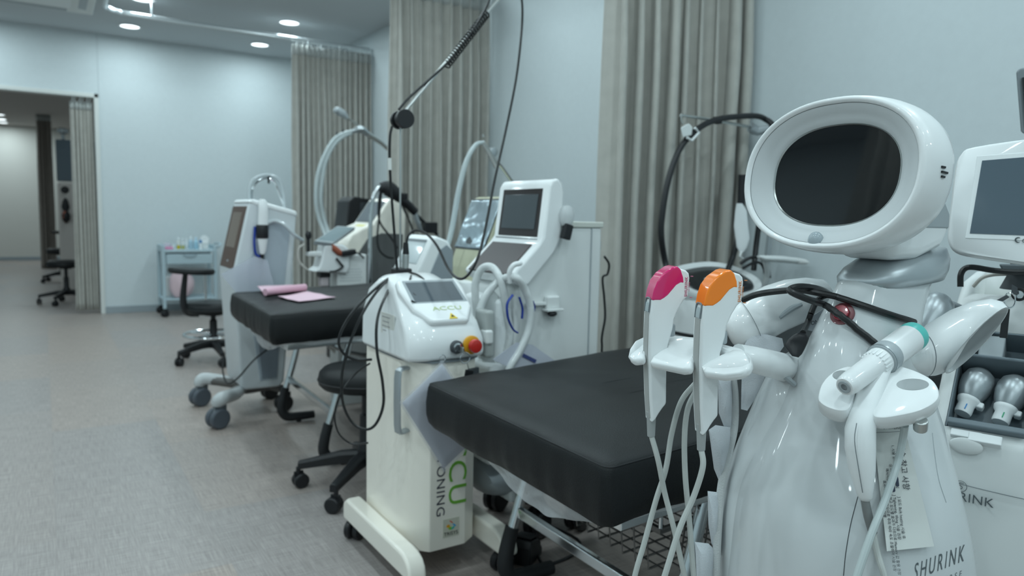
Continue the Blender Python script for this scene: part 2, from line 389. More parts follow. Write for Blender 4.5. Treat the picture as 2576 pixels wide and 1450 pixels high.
# ------------------------------------------------------------------ casters and stools
def caster(M, r=.035, parent=None, w=.022, wheel=BLACK, fork=BLACK, twin=True, name='caster'):
    """caster standing at the frame's origin on z=0, rolling along local x, stem up to 2.6 r"""
    f = MB(M); f.box((r*.25, 0, r*1.75), (r*1.3, w*.5, r*1.1)); f.cyl((r*.3, 0, r*1.9), (r*.3, 0, r*2.9), r*.3, n=10)
    fk = f.build(name, fork, parent, bevel=.003, seg=2)
    for s in ((-1, 1) if twin else (0,)):
        yy = s*w*.62
        MB(M).lathe([(r*.3, -w*.45), (r*.86, -w*.45), (r, -w*.28), (r, w*.28), (r*.86, w*.45), (r*.3, w*.45)], (0, yy, r), Matrix.Rotation(math.pi/2, 4, 'X'), 20).build('wheel', wheel, fk)
    return fk
def star_stool(label, x, y, seat_z, r_seat, ang, legr=.29, back=False, ring=False, group=None, mats=(LEATHER, BLACK)):
    M = T(x, y, 0); t = thing('swivel_stool', label, 'stool', M, group)
    for k in range(5):
        a = math.radians(ang+72*k); ca, sa = math.cos(a), math.sin(a)
        L = MB(M); P = lambda rr, z: (rr*ca, rr*sa, z)
        rings = []
        for rr, z, wd, h in ((.02, .135, .05, .05), (.10, .13, .046, .045), (legr*.8, .105, .034, .034), (legr, .094, .030, .030)):
            rings.append([Vector((rr*ca-sa*wd*u, rr*sa+ca*wd*u, z+h*v)) for u, v in ((-.5, -.6), (.5, -.6), (.5, .2), (.28, .5), (-.28, .5), (-.5, .2))])
        L.loft(rings); L.build('base_leg', mats[1], t, bevel=.004, seg=2)
        caster(M @ T(legr*.97*ca, legr*.97*sa, 0, a+.6+k), .030, t)
    MB(M).lathe([(.035, .10), (.038, .17), (.028, .19), (.026, .30), (.018, .31), (.018, seat_z-.10), (.06, seat_z-.10), (.07, seat_z-.085)], n=18).build('gas_lift', BLACK, t)
    MB(M).lathe([(r_seat*.55, seat_z-.085), (r_seat*.93, seat_z-.08), (r_seat*1.0, seat_z-.066), (r_seat*1.01, seat_z-.045), (r_seat*.985, seat_z-.022), (r_seat*.9, seat_z-.006), (r_seat*.7, seat_z), (r_seat*.3, seat_z-.003), (.004, seat_z-.004)], n=40).build('seat', mats[0], t, smooth=50)
    MB(M).tube([(r_seat*1.012*math.cos(2*math.pi*k/24), r_seat*1.012*math.sin(2*math.pi*k/24), seat_z-.05) for k in range(24)], .003, 6, 2, True).build('seat_piping', mats[1], t)
    if ring:
        MB(M).tube([(.20*math.cos(2*math.pi*k/20), .20*math.sin(2*math.pi*k/20), .20) for k in range(20)], .011, 8, 2, True).build('foot_ring', CHROME, t)
        for k in range(4):
            a = math.radians(45+90*k); MB(M).cyl((.03*math.cos(a), .03*math.sin(a), .20), (.20*math.cos(a), .20*math.sin(a), .20), .008, n=8).build('ring_spoke', CHROME, t)
    if back:
        bx, by = back
        MB(M).tube([(bx*.55, by*.55, seat_z-.09), (bx*1.0, by*1.0, seat_z-.07), (bx*1.15, by*1.15, seat_z+.02), (bx*1.05, by*1.05, seat_z+.2)], [.022, .026, .024, .018], 10, 6).build('back_arm', BLACK, t)
        MB(M).lathe([(.10, -.022), (.15, -.018), (.158, 0), (.15, .018), (.10, .024), (.004, .020)], (bx*.8, by*.8, seat_z+.225), Matrix.Rotation(.06, 4, 'Y'), 32).build('back_disc', LEATHER, t)
        MB(M).cyl((bx*.55+.05, by*.55, seat_z-.06), (bx*.6+.05, by*.6, seat_z+.21), .007, n=8).build('back_rod', CHROME, t)
    return t
star_stool('black round swivel stool on five-star base between the two beds, by the tall slim laser', 1.06, 2.70, .50, .185, 150, .27)

# ------------------------------------------------------------------ treatment beds
FILM = mat('clear_plastic_film', (.70, .72, .74), .2, alpha=.55, bump=1.0, bscale=60)
WIRE = mat('shaded_wire', (.16, .155, .15), .4, metal=.8)  # basket wire, colour darkened to carry the shade under the bed
def bed(label, M, Wd, Ln, ztop, th, group, seed, basket=False, film=True, tilt=0.0):
    t = thing('treatment_bed', label, 'bed', M, group); ML0 = M
    SH = Matrix.Identity(4); SH[2][0] = tilt; M = M @ SH
    out = []
    def outline(inset, cr=.022):
        o = []; x0, x1, y0, y1 = inset, Ln-inset, inset, Wd-inset; r = max(.004, cr-inset*.4)
        def seg(a, b, n):
            for k in range(n): o.append((a[0]+(b[0]-a[0])*k/n, a[1]+(b[1]-a[1])*k/n))
        def arc(cx, cy, a0, n=6):
            for k in range(n): a = math.radians(a0+90*k/n); o.append((cx+r*math.cos(a), cy+r*math.sin(a)))
        seg((x0+r, y0), (x1-r, y0), 70); arc(x1-r, y0+r, -90); seg((x1, y0+r), (x1, y1-r), 40); arc(x1-r, y1-r, 0)
        seg((x1-r, y1), (x0+r, y1), 70); arc(x0+r, y1-r, 90); seg((x0, y1-r), (x0, y0+r), 44); arc(x0+r, y0+r, 180)
        return o
    prof = [(.045, ztop-th+.004, 1.0), (.012, ztop-th-.004, 1.0), (.002, ztop-th+.012, .9), (-.003, ztop-th*.72, .6), (-.004, ztop-th*.45, .25), (-.001, ztop-th*.22, .12), (.001, ztop-.014, .06), (.006, ztop-.005, .06), (.016, ztop-.0005, .06), (.06, ztop+.003, .05), (.14, ztop+.006, .08), (.24, ztop+.007, .1), (.34, ztop+.007, .1)]
    rings = []
    for ins, z, wr in prof:
        ring = []
        base = outline(ins)
        for i, (x, y) in enumerate(base):
            q = Vector((x*9+seed, y*9, z*3.0)); n1 = noise.noise(q); n2 = noise.noise(Vector((x*26+seed, y*26, z*5)))
            cx, cy = Ln/2-x, Wd/2-y
            # push along the outward direction of the nearest side
            ax = min(x, Ln-x); ay = min(y, Wd-y)
            dirv = Vector((1 if x > Ln/2 else -1, 0, 0)) if ax < ay else Vector((0, 1 if y > Wd/2 else -1, 0))
            k = wr*(.010*n1+.008*n2)
            p = Vector((x, y, z)) + dirv*k + Vector((0, 0, .004*n1*(1 if z > ztop-.01 else 0) + (.006*n2 if wr >= .9 else 0)))
            ring.append(p)
        rings.append(ring)
    MB(M).loft(rings).build('mattress', LEATHER, t, smooth=60)
    pp = [Vector((x, y, ztop-.0075)) for x, y in outline(.0042)]
    MB(M).tube(pp, .0016, 6, 1, True).build('seam_piping', BLACK, t)
    for (cx, cy) in ((.0075, .0075), (.0075, Wd-.0075)):
        sx = .010; sy = .010 if cy < .1 else -.010
        MB(M).tube([(cx+.004, cy+(.004 if cy < .1 else -.004), ztop-.012), (cx-.001, cy, ztop-th*.5), (cx+.003, cy, ztop-th+.01)], .0014, 6, 4).build('corner_seam', BLACK, t)
    zf = ztop-th-.02
    fr = MB(M)
    for yy in (.05, Wd-.05): fr.box((Ln/2, yy, zf), (Ln-.14, .025, .035))
    for xx in (.08, Ln*.5, Ln-.08): fr.box((xx, Wd/2, zf), (.025, Wd-.125, .035))
    fr.build('frame', CHROME, t, bevel=.004)
    MB(M).bb((.03, .03, zf+.018), (Ln-.03, Wd-.03, ztop-th+.001)).build('base_board', DGREY, t)
    for yy in (.07, Wd-.07):
        for x0, sgn in ((.35, 1), (Ln-.29, -1)):
            zl = zf+tilt*x0
            MB(ML0).tube([(x0, yy, zl), (x0-.05*sgn, yy, .34), (x0-.10*sgn, yy, .17)], .016, 12, 4).build('leg', CHROME, t)
            MB(ML0).tube([(x0-.097*sgn, yy, .19), (x0-.115*sgn, yy, .12), (x0-.118*sgn, yy, .07), (x0-.09*sgn, yy, .035), (x0-.03*sgn, yy, .030), (x0+.05*sgn, yy, .030)], [.021, .023, .024, .024, .023, .021], 12, 5).build('foot_cap', RUBBER, t)
            MB(ML0).cyl((x0-.03*sgn, yy, 0), (x0-.03*sgn, yy, .03), .014, n=12).build('glide', BLACK, t)
        MB(ML0).tube([(.42, yy, zf-.01+tilt*.42), (.55, yy, .36), (Ln-.75, yy, .27), (Ln-.36, yy, .2)], .011, 10, 4).build('brace', CHROME, t)
    for x0 in (.272, Ln-.212):
        MB(ML0).box((x0, Wd/2, .235), (.02, Wd-.14, .032)).build('stretcher', CHROME, t, bevel=.005)
    if film:
        def fn(s, u):
            # hangs under the foot end and round the near corner
            if s < .62:
                q = s/.62; y = Wd-.10-(Wd-.10-.02)*q; x = .012
                drop = .012+.068*max(0, math.sin(math.pi*min(1, max(0, q-.12)*1.1)))**1.2
            else:
                q = (s-.62)/.38; y = .012; x = .02+.95*q; drop = .014+.016*abs(math.sin(5*q))
            n = noise.noise(Vector((x*14, y*14, u*2+seed)))*.012
            return M @ Vector((x+(.012+.02*u)*(1 if s < .62 else 0)+n*u, y+(.02*u if s >= .62 else 0)+n*.5*u, ztop-th+.006-drop*u+.3*n*u))
        b = MB(); b.grid(fn, 90, 6); b.build('plastic_film', FILM, t, smooth=180, recalc=False)
    if basket:
        x0, x1, y0, y1, z0, z1 = .24, .62, .10, .50, .30, .41
        MB(M).tube([(x0, y0, z1), (x1, y0, z1), (x1, y1, z1), (x0, y1, z1)], .009, 8, 1, True).build('basket_rim', WIRE, t)
        for k in range(1, 10):
            xx = x0+(x1-x0)*k/10; MB(M).tube([(xx, y0, z1), (xx, y0+.012, z0), (xx, y1-.012, z0), (xx, y1, z1)], .0026, 6, 1).build('basket_wire', WIRE, t)
        for k in range(1, 9):
            yy = y0+(y1-y0)*k/9; MB(M).tube([(x0, yy, z1), (x0+.012, yy, z0), (x1-.012, yy, z0), (x1, yy, z1)], .0026, 6, 1).build('basket_wire', WIRE, t)
        for xx in (x0+.05, x0+.11, x0+.17): MB(M).cyl((xx, .06, z1+.05), (xx, Wd-.06, z1+.05), .008, n=10).build('rack_bar', CHROME, t)
        for (a, b_) in (((x0, y0), zf), ((x1, y0), zf), ((x0, y1), zf), ((x1, y1), zf)):
            MB(M).cyl((a[0], a[1], z1), (a[0], a[1], b_), .005, n=8).build('basket_hanger', CHROME, t)
    return t
BED1 = T(.871, 1.008, 0, math.radians(-.5))
BED2 = T(.755, 2.95, 0, math.radians(-1.7))
bed('black leatherette treatment bed with a wire basket beneath, in front of the slim laser', BED1, .79, 1.86, .64, .125, 'black treatment beds', 1, basket=True, tilt=.054)
bed('black leatherette treatment bed with pink sheets lying on it', BED2, .885, 1.86, .69, .125, 'black treatment beds', 7, tilt=.037)
def onplane(px, py, P0, n):
    d = ray(px, py); n = Vector(n); return CAM + d*((Vector(P0)-CAM).dot(n)/d.dot(n))
def PB(x, y, up=.007): return onplane(x, y, (.755, 2.95, .69+up), (-.037, 0, 1))

# pink sheets on the second bed
def sheet(name, label, pts, up, mtl):
    A, B, C_, D_ = [PB(p[0], p[1], up) for p in pts]
    root = thing(name, label, 'paper sheet', Matrix.Translation(A), 'pink sheets on the bed')
    def fn(u, v):
        p = (A*(1-u)+B*u)*(1-v)+(D_*(1-u)+C_*u)*v
        return Vector((p.x, p.y, p.z+.003+.004*noise.noise(Vector((p.x*12, p.y*12, 3)))))
    MB().grid(fn, 16, 12).build('sheet', mtl, root, smooth=180, solid=.002, recalc=False)
    return root
s1 = sheet('pink_sheet', 'flat pink paper sheet on the bed, its edge towards the slim laser', [(700, 748), (752, 761), (845, 750), (772, 735)], .011, PINK)
s2 = sheet('pink_sheet', 'pink paper sheet with a rolled fold, lying on the bed edge beside the brown-screen laser', [(647, 722), (667, 743), (767, 731), (737, 718)], .016, PINK)
a, b = PB(667, 746, .016), PB(768, 733, .016)
MB().tube([a+Vector((0, 0, .019)), (a+b)/2+Vector((0, .004, .020)), b+Vector((0, 0, .019))], [.017, .018, .017], 12, 5).build('rolled_fold', mat('pink_paper_deep', (.66, .40, .49), .8), s2)

# ------------------------------------------------------------------ slim laser machine with balance arm
AX, AY = 1.005, 2.09
MA = T(AX, AY, 0)
acc = thing('laser_toning_machine', 'slim white laser column with red stop button, touch screen and thin balance arm', 'laser machine', MA)
prof = [(-.060, -.195), (.060, -.195), (.105, -.165), (.128, -.09), (.130, .02), (.122, .185), (-.112, .185), (-.120, .02), (-.118, -.09), (-.100, -.150)]
MB(MA).loft([[Vector((x, y, z)) for x, y in prof] for z in (.085, .668)]).build('body', WARMW, acc, bevel=.004, seg=2, smooth=25)
def hp(x, y, z): return Vector((x, y, z))
sec = [(-.205, .672), (-.212, .71), (-.205, .748), (-.165, .795), (-.02, .893), (.06, .913), (.13, .905), (.185, .87), (.198, .80), (.196, .672)]
def xs(y, z):   # half width of head
    return .130 if z < .80 else .130-.035*((z-.80)/.113)**1.6
rings = []
NX = 9
for i in range(-NX, NX+1):
    s = i/NX; ring = []
    for (y, z) in sec:
        e = abs(s)**4.5; h = xs(y, z)
        yy = y*(1-.13*e)+.0; zz = z-(.022*e if z > .7 else 0)
        ring.append(hp(s*h-.004, yy, zz))
    rings.append(ring)
MB(MA).loft(rings).build('head', WHITE, acc, bevel=.012, seg=3, smooth=60)
MB(MA).loft([[Vector((x*1.03+.0, y*1.05, z)) for x, y in prof] for z in (.666, .672)]).build('seam_line', MGREY, acc)
# console slab on the sloping top
nrm = Vector((0, -.098, .145)).normalized(); up = Vector((0, .145, .098)).normalized()
Lc = axes(MA @ Vector((.004, -.092, .8465)), (1, 0, 0), up)
con = [(-.105, .085), (.105, .085), (.112, .04), (.10, -.055), (.062, -.118), (-.062, -.118), (-.10, -.055), (-.112, .04)]
conp = MB().prism(con, -.016, .010, Lc).build('console_panel', WHITE, acc, bevel=.012, seg=4)
MB().prism([(x*.78, y*.5+.022) for x, y in con[:2]]+[(.082, -.028), (-.082, -.028)], .009, .0112, Lc).build('touch_screen', GSCREEN, conp, bevel=.002)
MB().prism([(-.09, .074), (.09, .074), (.094, -.034), (-.094, -.034)], .008, .0106, Lc).build('screen_bezel', mat('bezel_grey', (.30, .34, .36), .4), conp, bevel=.002)
GREEN = mat('green_print', (.16, .42, .05), .5); YGREEN = mat('pale_green_print', (.42, .52, .22), .5); DPRINT = mat('dark_print', (.05, .05, .07), .5)
text('ACCU', .024, Lc @ T(.01, -.062, .0105), YGREEN, acc, stretch=1.5)
# front face furniture
FY = AY-.213
Lf = axes((AX, FY, .70), (1, 0, 0), (0, 0, 1))       # faces -Y
Lw = Lc @ T(.012, -.098, .0104)
MB().prism([(-.014, -.011), (.014, -.011), (0, .014)], -.001, .0012, Lw).build('warning_triangle', mat('warning_yellow', (.75, .55, .03), .5), acc)
MB().prism([(-.006, -.005), (.006, -.005), (0, .006)], .0012, .0018, Lw).build('warning_symbol', BLACK, acc)
Ry = Matrix.Rotation(math.pi/2, 4, 'X')
def knob(mb, c, pr): return mb.lathe(pr, c, Ry, 24)
kx, kz = AX+.012, .712
ksw = knob(MB(), (kx, FY+.002, kz), [(.020, 0), (.020, .010), (.016, .013), (.009, .013), (.009, .016), (.004, .016)]).build('key_switch', DGREY, acc)
knob(MB(), (kx, FY+.002, kz), [(.0145, .0128), (.010, .0145), (.004, .0145)]).build('key_barrel', CHROME, ksw)
MB().box((kx+.004, FY-.026, kz-.004), (.004, .024, .016)).build('key', STEEL, ksw, bevel=.001)
MB().tube([(kx+.012+.016*math.cos(q*math.pi/6), FY-.034, kz-.028+.016*math.sin(q*math.pi/6)) for q in range(12)], .0015, 6, 2, True).build('key_ring', CHROME, acc)
MB().box((kx+.026, FY-.034, kz-.075), (.028, .006, .02), Matrix.Rotation(.2, 4, 'Y')).build('key_tag', BLACK, acc, bevel=.002)
MB().tube([(kx+.018, FY-.034, kz-.042), (kx+.026, FY-.034, kz-.066)], .0012, 6, 1).build('tag_link', CHROME, acc)
ex, ez = AX+.062, .715
colr = knob(MB(), (ex, FY+.001, ez), [(.028, 0), (.028, .008), (.024, .010), (.012, .010)]).build('stop_button_collar', mat('stop_yellow', (.72, .36, .02), .4), acc)
knob(MB(), (ex, FY+.001, ez), [(.013, .008), (.013, .020), (.0205, .022), (.0215, .030), (.019, .036), (.010, .038), (.003, .038)]).build('stop_button', mat('stop_red', (.52, .02, .015), .3, coat=.5), colr, label='red mushroom stop button')
MB().box((AX+.085, AY-.190, .628), (.045, .010, .018), Matrix.Rotation(.35, 4, 'Z')).build('nameplate', DGREY, acc, bevel=.001)
# side handle on the front-left facet
MB().tube([(AX-.108, AY-.13, .645), (AX-.135, AY-.142, .645), (AX-.145, AY-.146, .62), (AX-.145, AY-.146, .48), (AX-.135, AY-.142, .455), (AX-.108, AY-.13, .455)], .014, 8, 2, flat=.5).build('grab_handle', SILVER, acc, bevel=.001)
MB().box((AX-.128, AY-.03, .76), (.002, .10, .075)).build('spec_sticker', mat('sticker_white', (.70, .71, .67), .6), acc)
for k in range(4): MB().box((AX-.1295, AY-.02, .785-.014*k), (.0008, .06-.012*(k % 2), .003)).build('sticker_line', mat('sticker_ink', (.35, .36, .36), .6), acc)
# lettering down the front
Lt = axes((AX+.004, AY-.1956, .42), (0, 0, -1), (1, 0, 0))
text('ACCU', .088, Lt @ T(.06, .026, 0), GREEN, acc, stretch=1.15, spacing=1.05)
text('TONING', .040, Lt @ T(.135, -.030, 0), DPRINT, acc, stretch=1.12, spacing=1.1)
MB().box((AX+.012, AY-.1958, .150), (.055, .0012, .058)).build('maker_sticker', mat('sticker_cream', (.62, .62, .52), .5), acc)
Ls = axes((AX+.012, AY-.1966, .150), (1, 0, 0), (0, 0, 1))
text('TRISYS', .0155, Ls @ T(0, -.019, 0), BLACK, acc, stretch=1.05)
for k, (cx, cy, cc) in enumerate(((-.010, .006, (.75, .35, .02)), (.011, .006, (.02, .35, .70)), (0, .018, (.70, .10, .03)), (-.003, -.002, (.25, .55, .05)), (.006, -.002, (.02, .45, .45)))):
    MB().prism([(cx+.0062*math.cos(q*math.pi/6+k), cy+.0048*math.sin(q*math.pi/6)) for q in range(12)], -.0004, .0006+.0001*k, Ls).build('logo_dot', mat('logo_%d' % k, cc, .5), acc)
# base with two rails and casters
for sx in (-1, 1):
    x = AX+sx*.155+.004
    oy0, oy1 = -.31, .23
    o = [(oy0, .066), (oy0, .085), (oy0+.008, .108), (oy0+.025, .126), (oy0+.05, .137), (oy0+.08, .140), (oy1-.03, .140), (oy1, .12), (oy1, .062)]
    MB().prism([(-p[0], p[1]) for p in o], -.028, .028, axes((x, AY, 0), (0, -1, 0), (0, 0, 1))).build('base_rail', WARMW, acc, bevel=.012, seg=4)
    for yy in (oy0+.05, oy1-.04):
        caster(T(x, AY+yy, 0, .5+yy), .031, acc, .026)
MB().bb((AX-.14, AY-.12, .07), (AX+.15, AY+.17, .10)).build('base_plate', WARMW, acc, bevel=.006)
# balance arm: pole, pivot, boom, spring
yp = AY+.11
pb = PY(1007, 690, yp); pv = PY(1007, 302, yp); bt = PY(1262, -8, yp); bt2 = pv+(bt-pv)*1.6
MB().cyl((pb.x, yp, .885), pv, .0035, n=8).build('arm_pole', STEEL, acc)
MB().cyl(pv+Vector((0, -.004, .012)), bt2, .0055, n=10).build('boom', STEEL, acc)
for k, (dy, rr, w_) in enumerate(((-.034, .030, .020), (-.010, .023, .016), (.010, .029, .014))):
    MB().lathe([(rr*.5, -w_/2), (rr, -w_/2), (rr, w_/2), (rr*.5, w_/2)], pv+Vector((0, dy, 0)), Ry, 28).build('pivot_disc', BLACK, acc, bevel=.002)
MB().cyl(pv+Vector((0, -.04, 0)), pv+Vector((0, .018, 0)), .010, n=12).build('pivot_pin', BLACK, acc)
q0, q1 = PY(1122, 166, yp), PY(1224, 34, yp); ax = (q1-q0); L_ = ax.length; ax.normalize(); s_ = ax.cross(Vector((0, 1, 0))).normalized(); u_ = s_.cross(ax)
MB().tube([q0+ax*(L_*i/264)+(s_*math.cos(i*2*math.pi/12)+u_*math.sin(i*2*math.pi/12))*.0125 for i in range(265)], .0028, 6, 1).build('spring', CORD, acc)
def cable(pix, Yp, r, name, material=CORD, parent=acc, n=8, sm=8):
    pts = [PY(p[0], p[1], p[2] if len(p) > 2 else Yp) for p in pix]
    return MB().tube(pts, r, n, sm).build(name, material, parent)
cable([(1000, 690), (996, 640), (990, 560), (984, 480), (980, 400), (981, 345), (986, 318)], yp-.03, .0045, 'fiber_cable')
cable([(981, 428), (980, 398)], yp-.03, .0062, 'cable_sleeve', mat('white_sleeve', (.7, .72, .7), .5))
cable([(1003, 276), (1030, 245), (1080, 200), (1135, 148), (1190, 75), (1222, 20), (1242, -30)], yp-.008, .0042, 'fiber_cable')
cable([(1308, -30), (1314, 20), (1311, 90), (1298, 200, 2.16), (1272, 330, 2.08), (1245, 450, 1.99), (1224, 560, 1.92), (1205, 640, 1.88), (1183, 685, 1.88), (1158, 702, 1.90), (1130, 680, 1.97), (1100, 620, 2.07), (1072, 588, 2.15), (1046, 580), (1028, 592), (1021, 622), (1020, 640)], yp-.01, .0042, 'fiber_cable')
a, b = PY(1021, 640, yp-.01), PY(1017, 716, yp-.01)
MB().cyl(a, b, .0115, n=14).build('handpiece', STEEL, acc, bevel=.002)
MB().cyl(PY(1021, 610, yp-.01), a, .0075, .011, n=12).build('handpiece_neck', BLACK, acc)
MB().bb((pb.x-.022, yp-.03, .885), (pb.x+.03, yp+.03, .925)).build('cable_gland', BLACK, acc, bevel=.006)
yl = 2.06
cable([(998, 690, yp), (962, 712, 2.12), (905, 765, yl), (868, 815, yl), (852, 860, yl), (866, 892, yl), (900, 906, yl), (935, 905, yl)], yl, .0042, 'cable_loop')
cable([(1000, 690, yp), (975, 735, 2.10), (950, 800, 2.02), (948, 880, 2.0), (962, 960, 1.99), (964, 1020, 1.99), (945, 1068, 2.0), (918, 1081, 2.03), (885, 1062, yl), (862, 1010, yl), (862, 930, yl), (885, 850, yl), (920, 775, yl), (965, 715, 2.12), (1005, 690, yp)], yl, .0045, 'cable_loop')
cable([(930, 915, 2.0), (895, 940, yl), (860, 985, yl), (842, 1040, yl), (852, 1090, yl), (885, 1117, yl), (925, 1115, 2.0)], yl, .003, 'cable_loop')
cable([(1002, 690, yp), (1040, 688, 2.13), (1068, 706, 2.08), (1078, 734, 2.03), (1062, 748, 2.0), (1042, 742, 2.0), (1030, 718, 2.05), (1034, 694, 2.1)], 2.03, .0032, 'cable_loop')
cable([(1075, 738, 2.03), (1070, 755, 1.98), (1050, 763, 1.97), (1035, 757, 1.97)], 2.0, .0026, 'cable_loop')
# document sleeve hanging off the keys
ds = thing('document_sleeve', 'paper sheet in a clear plastic sleeve hanging askew from the laser keys', 'document', T(AX, FY-.04, .45))
cs = [PY(1112, 905, FY-.036), PY(1003, 1013, FY-.045), PY(1117, 1190, FY-.03), PY(1226, 1082, FY-.02)]
def qf(cs, lift, u0, u1, v0, v1, wav=.004):
    A, B, C_, D_ = cs; nn = (B-A).cross(D_-A).normalized()
    if nn.y > 0: nn = -nn
    def fn(u, v):
        u = u0+(u1-u0)*u; v = v0+(v1-v0)*v
        p = (A*(1-u)+B*u)*(1-v)+(D_*(1-u)+C_*u)*v
        return p+nn*(lift+wav*math.sin(3*u+2*v))
    return fn
MB().grid(qf(cs, 0, .04, .96, .03, .97), 10, 10).build('paper', mat('paper_white', (.58, .60, .66), .8), ds, smooth=180, solid=.0006, recalc=False)
MB().grid(qf(cs, .002, 0, 1, 0, 1), 10, 10).build('clear_sleeve', mat('sleeve_film', (.7, .72, .78), .15, alpha=.22), ds, smooth=180, solid=.0006, recalc=False)
for k in range(7):
    v = .2+.08*k; MB().grid(qf(cs, .0012, .2, .2+(.5 if k % 3 else .35), v, v+.012), 4, 1).build('printed_line', mat('faint_ink', (.40, .42, .48), .7), ds, smooth=180, solid=.0004, recalc=False)
MB().tube([cs[0]+Vector((.0, 0, 0))+Vector((.010*math.cos(q*math.pi/5), -.002, .004+.010*math.sin(q*math.pi/5))) for q in range(10)], .0013, 6, 2, True).build('sleeve_ring', CHROME, ds)
# ------------------------------------------------------------------ surface helpers
from mathutils.bvhtree import BVHTree
from mathutils.geometry import intersect_line_plane
def bvh(*mbs):
    vs, fs = [], []
    for m_ in mbs:
        o = len(vs); vs += m_.v; fs += [tuple(i+o for i in f) for f in m_.f]
    return BVHTree.FromPolygons(vs, fs)
def hit(tree, px, py, lift=0.0):
    d = ray(px, py).normalized(); loc, n, i, dist = tree.ray_cast(CAM, d)
    if loc is None: return None, None
    if n.dot(d) > 0: n = -n
    return loc+n*lift, n
def text_on(s, size_px, p0, ex, ey, tree, material, parent, name='lettering', lift=.0006, stretch=1.0, align='CENTER', spacing=1.0, label=None):
    """print on a curved surface: letters laid out round p0 and set down on the surface"""
    cu = bpy.data.curves.new('t', 'FONT'); cu.body = s; cu.size = 1; cu.align_x = align; cu.align_y = 'CENTER'; cu.resolution_u = 3; cu.space_character = spacing
    o = bpy.data.objects.new('t', cu); col.objects.link(o)
    dg = bpy.context.evaluated_depsgraph_get(); me = bpy.data.meshes.new_from_object(o.evaluated_get(dg))
    bpy.data.objects.remove(o); bpy.data.curves.remove(cu)
    inv = WM[parent].inverted()
    for v in me.vertices:
        u, t = v.co.x*size_px*stretch, v.co.y*size_px
        q, n = hit(tree, p0[0]+ex[0]*u+ey[0]*t, p0[1]+ex[1]*u+ey[1]*t, lift)
        v.co = inv @ (q if q is not None else PD(p0[0]+ex[0]*u+ey[0]*t, p0[1]+ex[1]*u+ey[1]*t, 1.2))
    me.materials.clear(); me.materials.append(material); me.name = name
    ob = bpy.data.objects.new(name, me); col.objects.link(ob); ob.parent = parent; WM[ob] = WM[parent]
    if label: ob['label'] = label
    return ob
def line_on(tree, pix, r, name, material, parent, sm=8):
    P = [Vector((p[0], p[1], 0)) for p in pix]; P = crom(P, sm); pts = []
    for p in P:
        q, n = hit(tree, p.x, p.y, 0)
        if q is not None: pts.append(q)
    return MB().tube(pts, r, 6, 1).build(name, material, parent)
def cutout(ob, mb):
    c = mb.build('cutter', None); mo = ob.modifiers.new('cut', 'BOOLEAN'); mo.operation = 'DIFFERENCE'; mo.object = c; mo.solver = 'EXACT'
    c.matrix_world = Matrix.Identity(4); bpy.context.view_layer.update()
    dg = bpy.context.evaluated_depsgraph_get(); me = bpy.data.meshes.new_from_object(ob.evaluated_get(dg))
    ob.modifiers.clear(); ob.data = me; bpy.data.objects.remove(c)
    me.polygons.foreach_set('use_smooth', [True]*len(me.polygons)); me.set_sharp_from_angle(angle=math.radians(35))

# ------------------------------------------------------------------ oval-monitor ultrasound machine
UX, UY = 1.09, .66
MU = T(UX, UY, 0)
uni = thing('ultrasound_lifting_machine', 'glossy white bell-shaped machine with an oval monitor and handpiece trays', 'beauty machine', MU)
def bell(keys, e=2.2, n=48, N=64, passes=14):
    ks = [(k[0], k[1], k[2], k[3], k[4]) for k in keys]; z0, z1 = ks[0][0], ks[-1][0]; S = []
    for i in range(N+1):
        z = z0+(z1-z0)*i/N; j = max(q for q in range(len(ks)-1) if ks[q][0] <= z+1e-9); t = (z-ks[j][0])/(ks[j+1][0]-ks[j][0])
        S.append([ks[j][q]*(1-t)+ks[j+1][q]*t for q in range(5)])
    for _ in range(passes):
        S = [S[0]]+[[(S[i-1][q]+2*S[i][q]+S[i+1][q])/4 for q in range(5)] for i in range(1, N)]+[S[-1]]
    return [sering((UX+s[1], UY+s[4], s[0]), s[2], s[3], e, n) for s in S]
# z, x offset, x radius, y radius, y offset
front = [(.10, -.02, .19, .205, -.014), (.16, -.02, .192, .206, -.014), (.30, -.022, .186, .200, -.014), (.44, -.025, .176, .188, -.014), (.542, -.027, .168, .180, -.014), (.606, -.032, .164, .176, -.014), (.671, -.038, .153, .163, -.013), (.710, -.036, .143, .152, -.012), (.737, -.026, .134, .141, -.010), (.788, -.013, .123, .122, -.006), (.838, -.004, .111, .099, -.003), (.889, -.002, .100, .078, 0), (.936, .008, .092, .061, 0), (.976, .032, .096, .054, 0), (1.015, .060, .098, .050, 0)]
fm = MB().loft(bell(front)); fm_b = fm
UWHITE = mat('pearl_white_plastic', (.60, .63, .64), .38, coat=.5)
fm.build('body_shell', UWHITE, uni, smooth=180)
back = [(.10, .02, .20, .20, .04), (.20, .02, .20, .20, .04), (.40, .016, .191, .191, .04), (.515, .012, .181, .181, .04), (.561, .007, .178, .178, .04), (.628, .0, .169, .169, .04), (.680, .0, .158, .158, .04), (.744, .006, .142, .142, .04), (.80, .014, .128, .128, .04), (.843, .016, .118, .118, .04), (.89, .012, .09, .092, .04), (.915, .01, .05, .055, .04), (.922, .01, .02, .02, .04)]
bmesh_back = MB().loft(bell(back)); bmesh_back.build('back_shell', UWHITE, uni, smooth=180)
MB().loft([sering((UX+.02, UY, z), a, a*1.0, 2.6, 48) for z, a in ((.055, .22), (.07, .235), (.10, .235), (.125, .222))]).build('base_skirt', LGREY, uni, bevel=.006)
for sx in (-1, 1):
    for sy in (-1, 1): caster(T(UX+.02+sx*.15, UY+sy*.15, 0, .7*sx+sy), .024, uni, .02)
body_tree = bvh(fm, bmesh_back)
front_tree = bvh(fm)
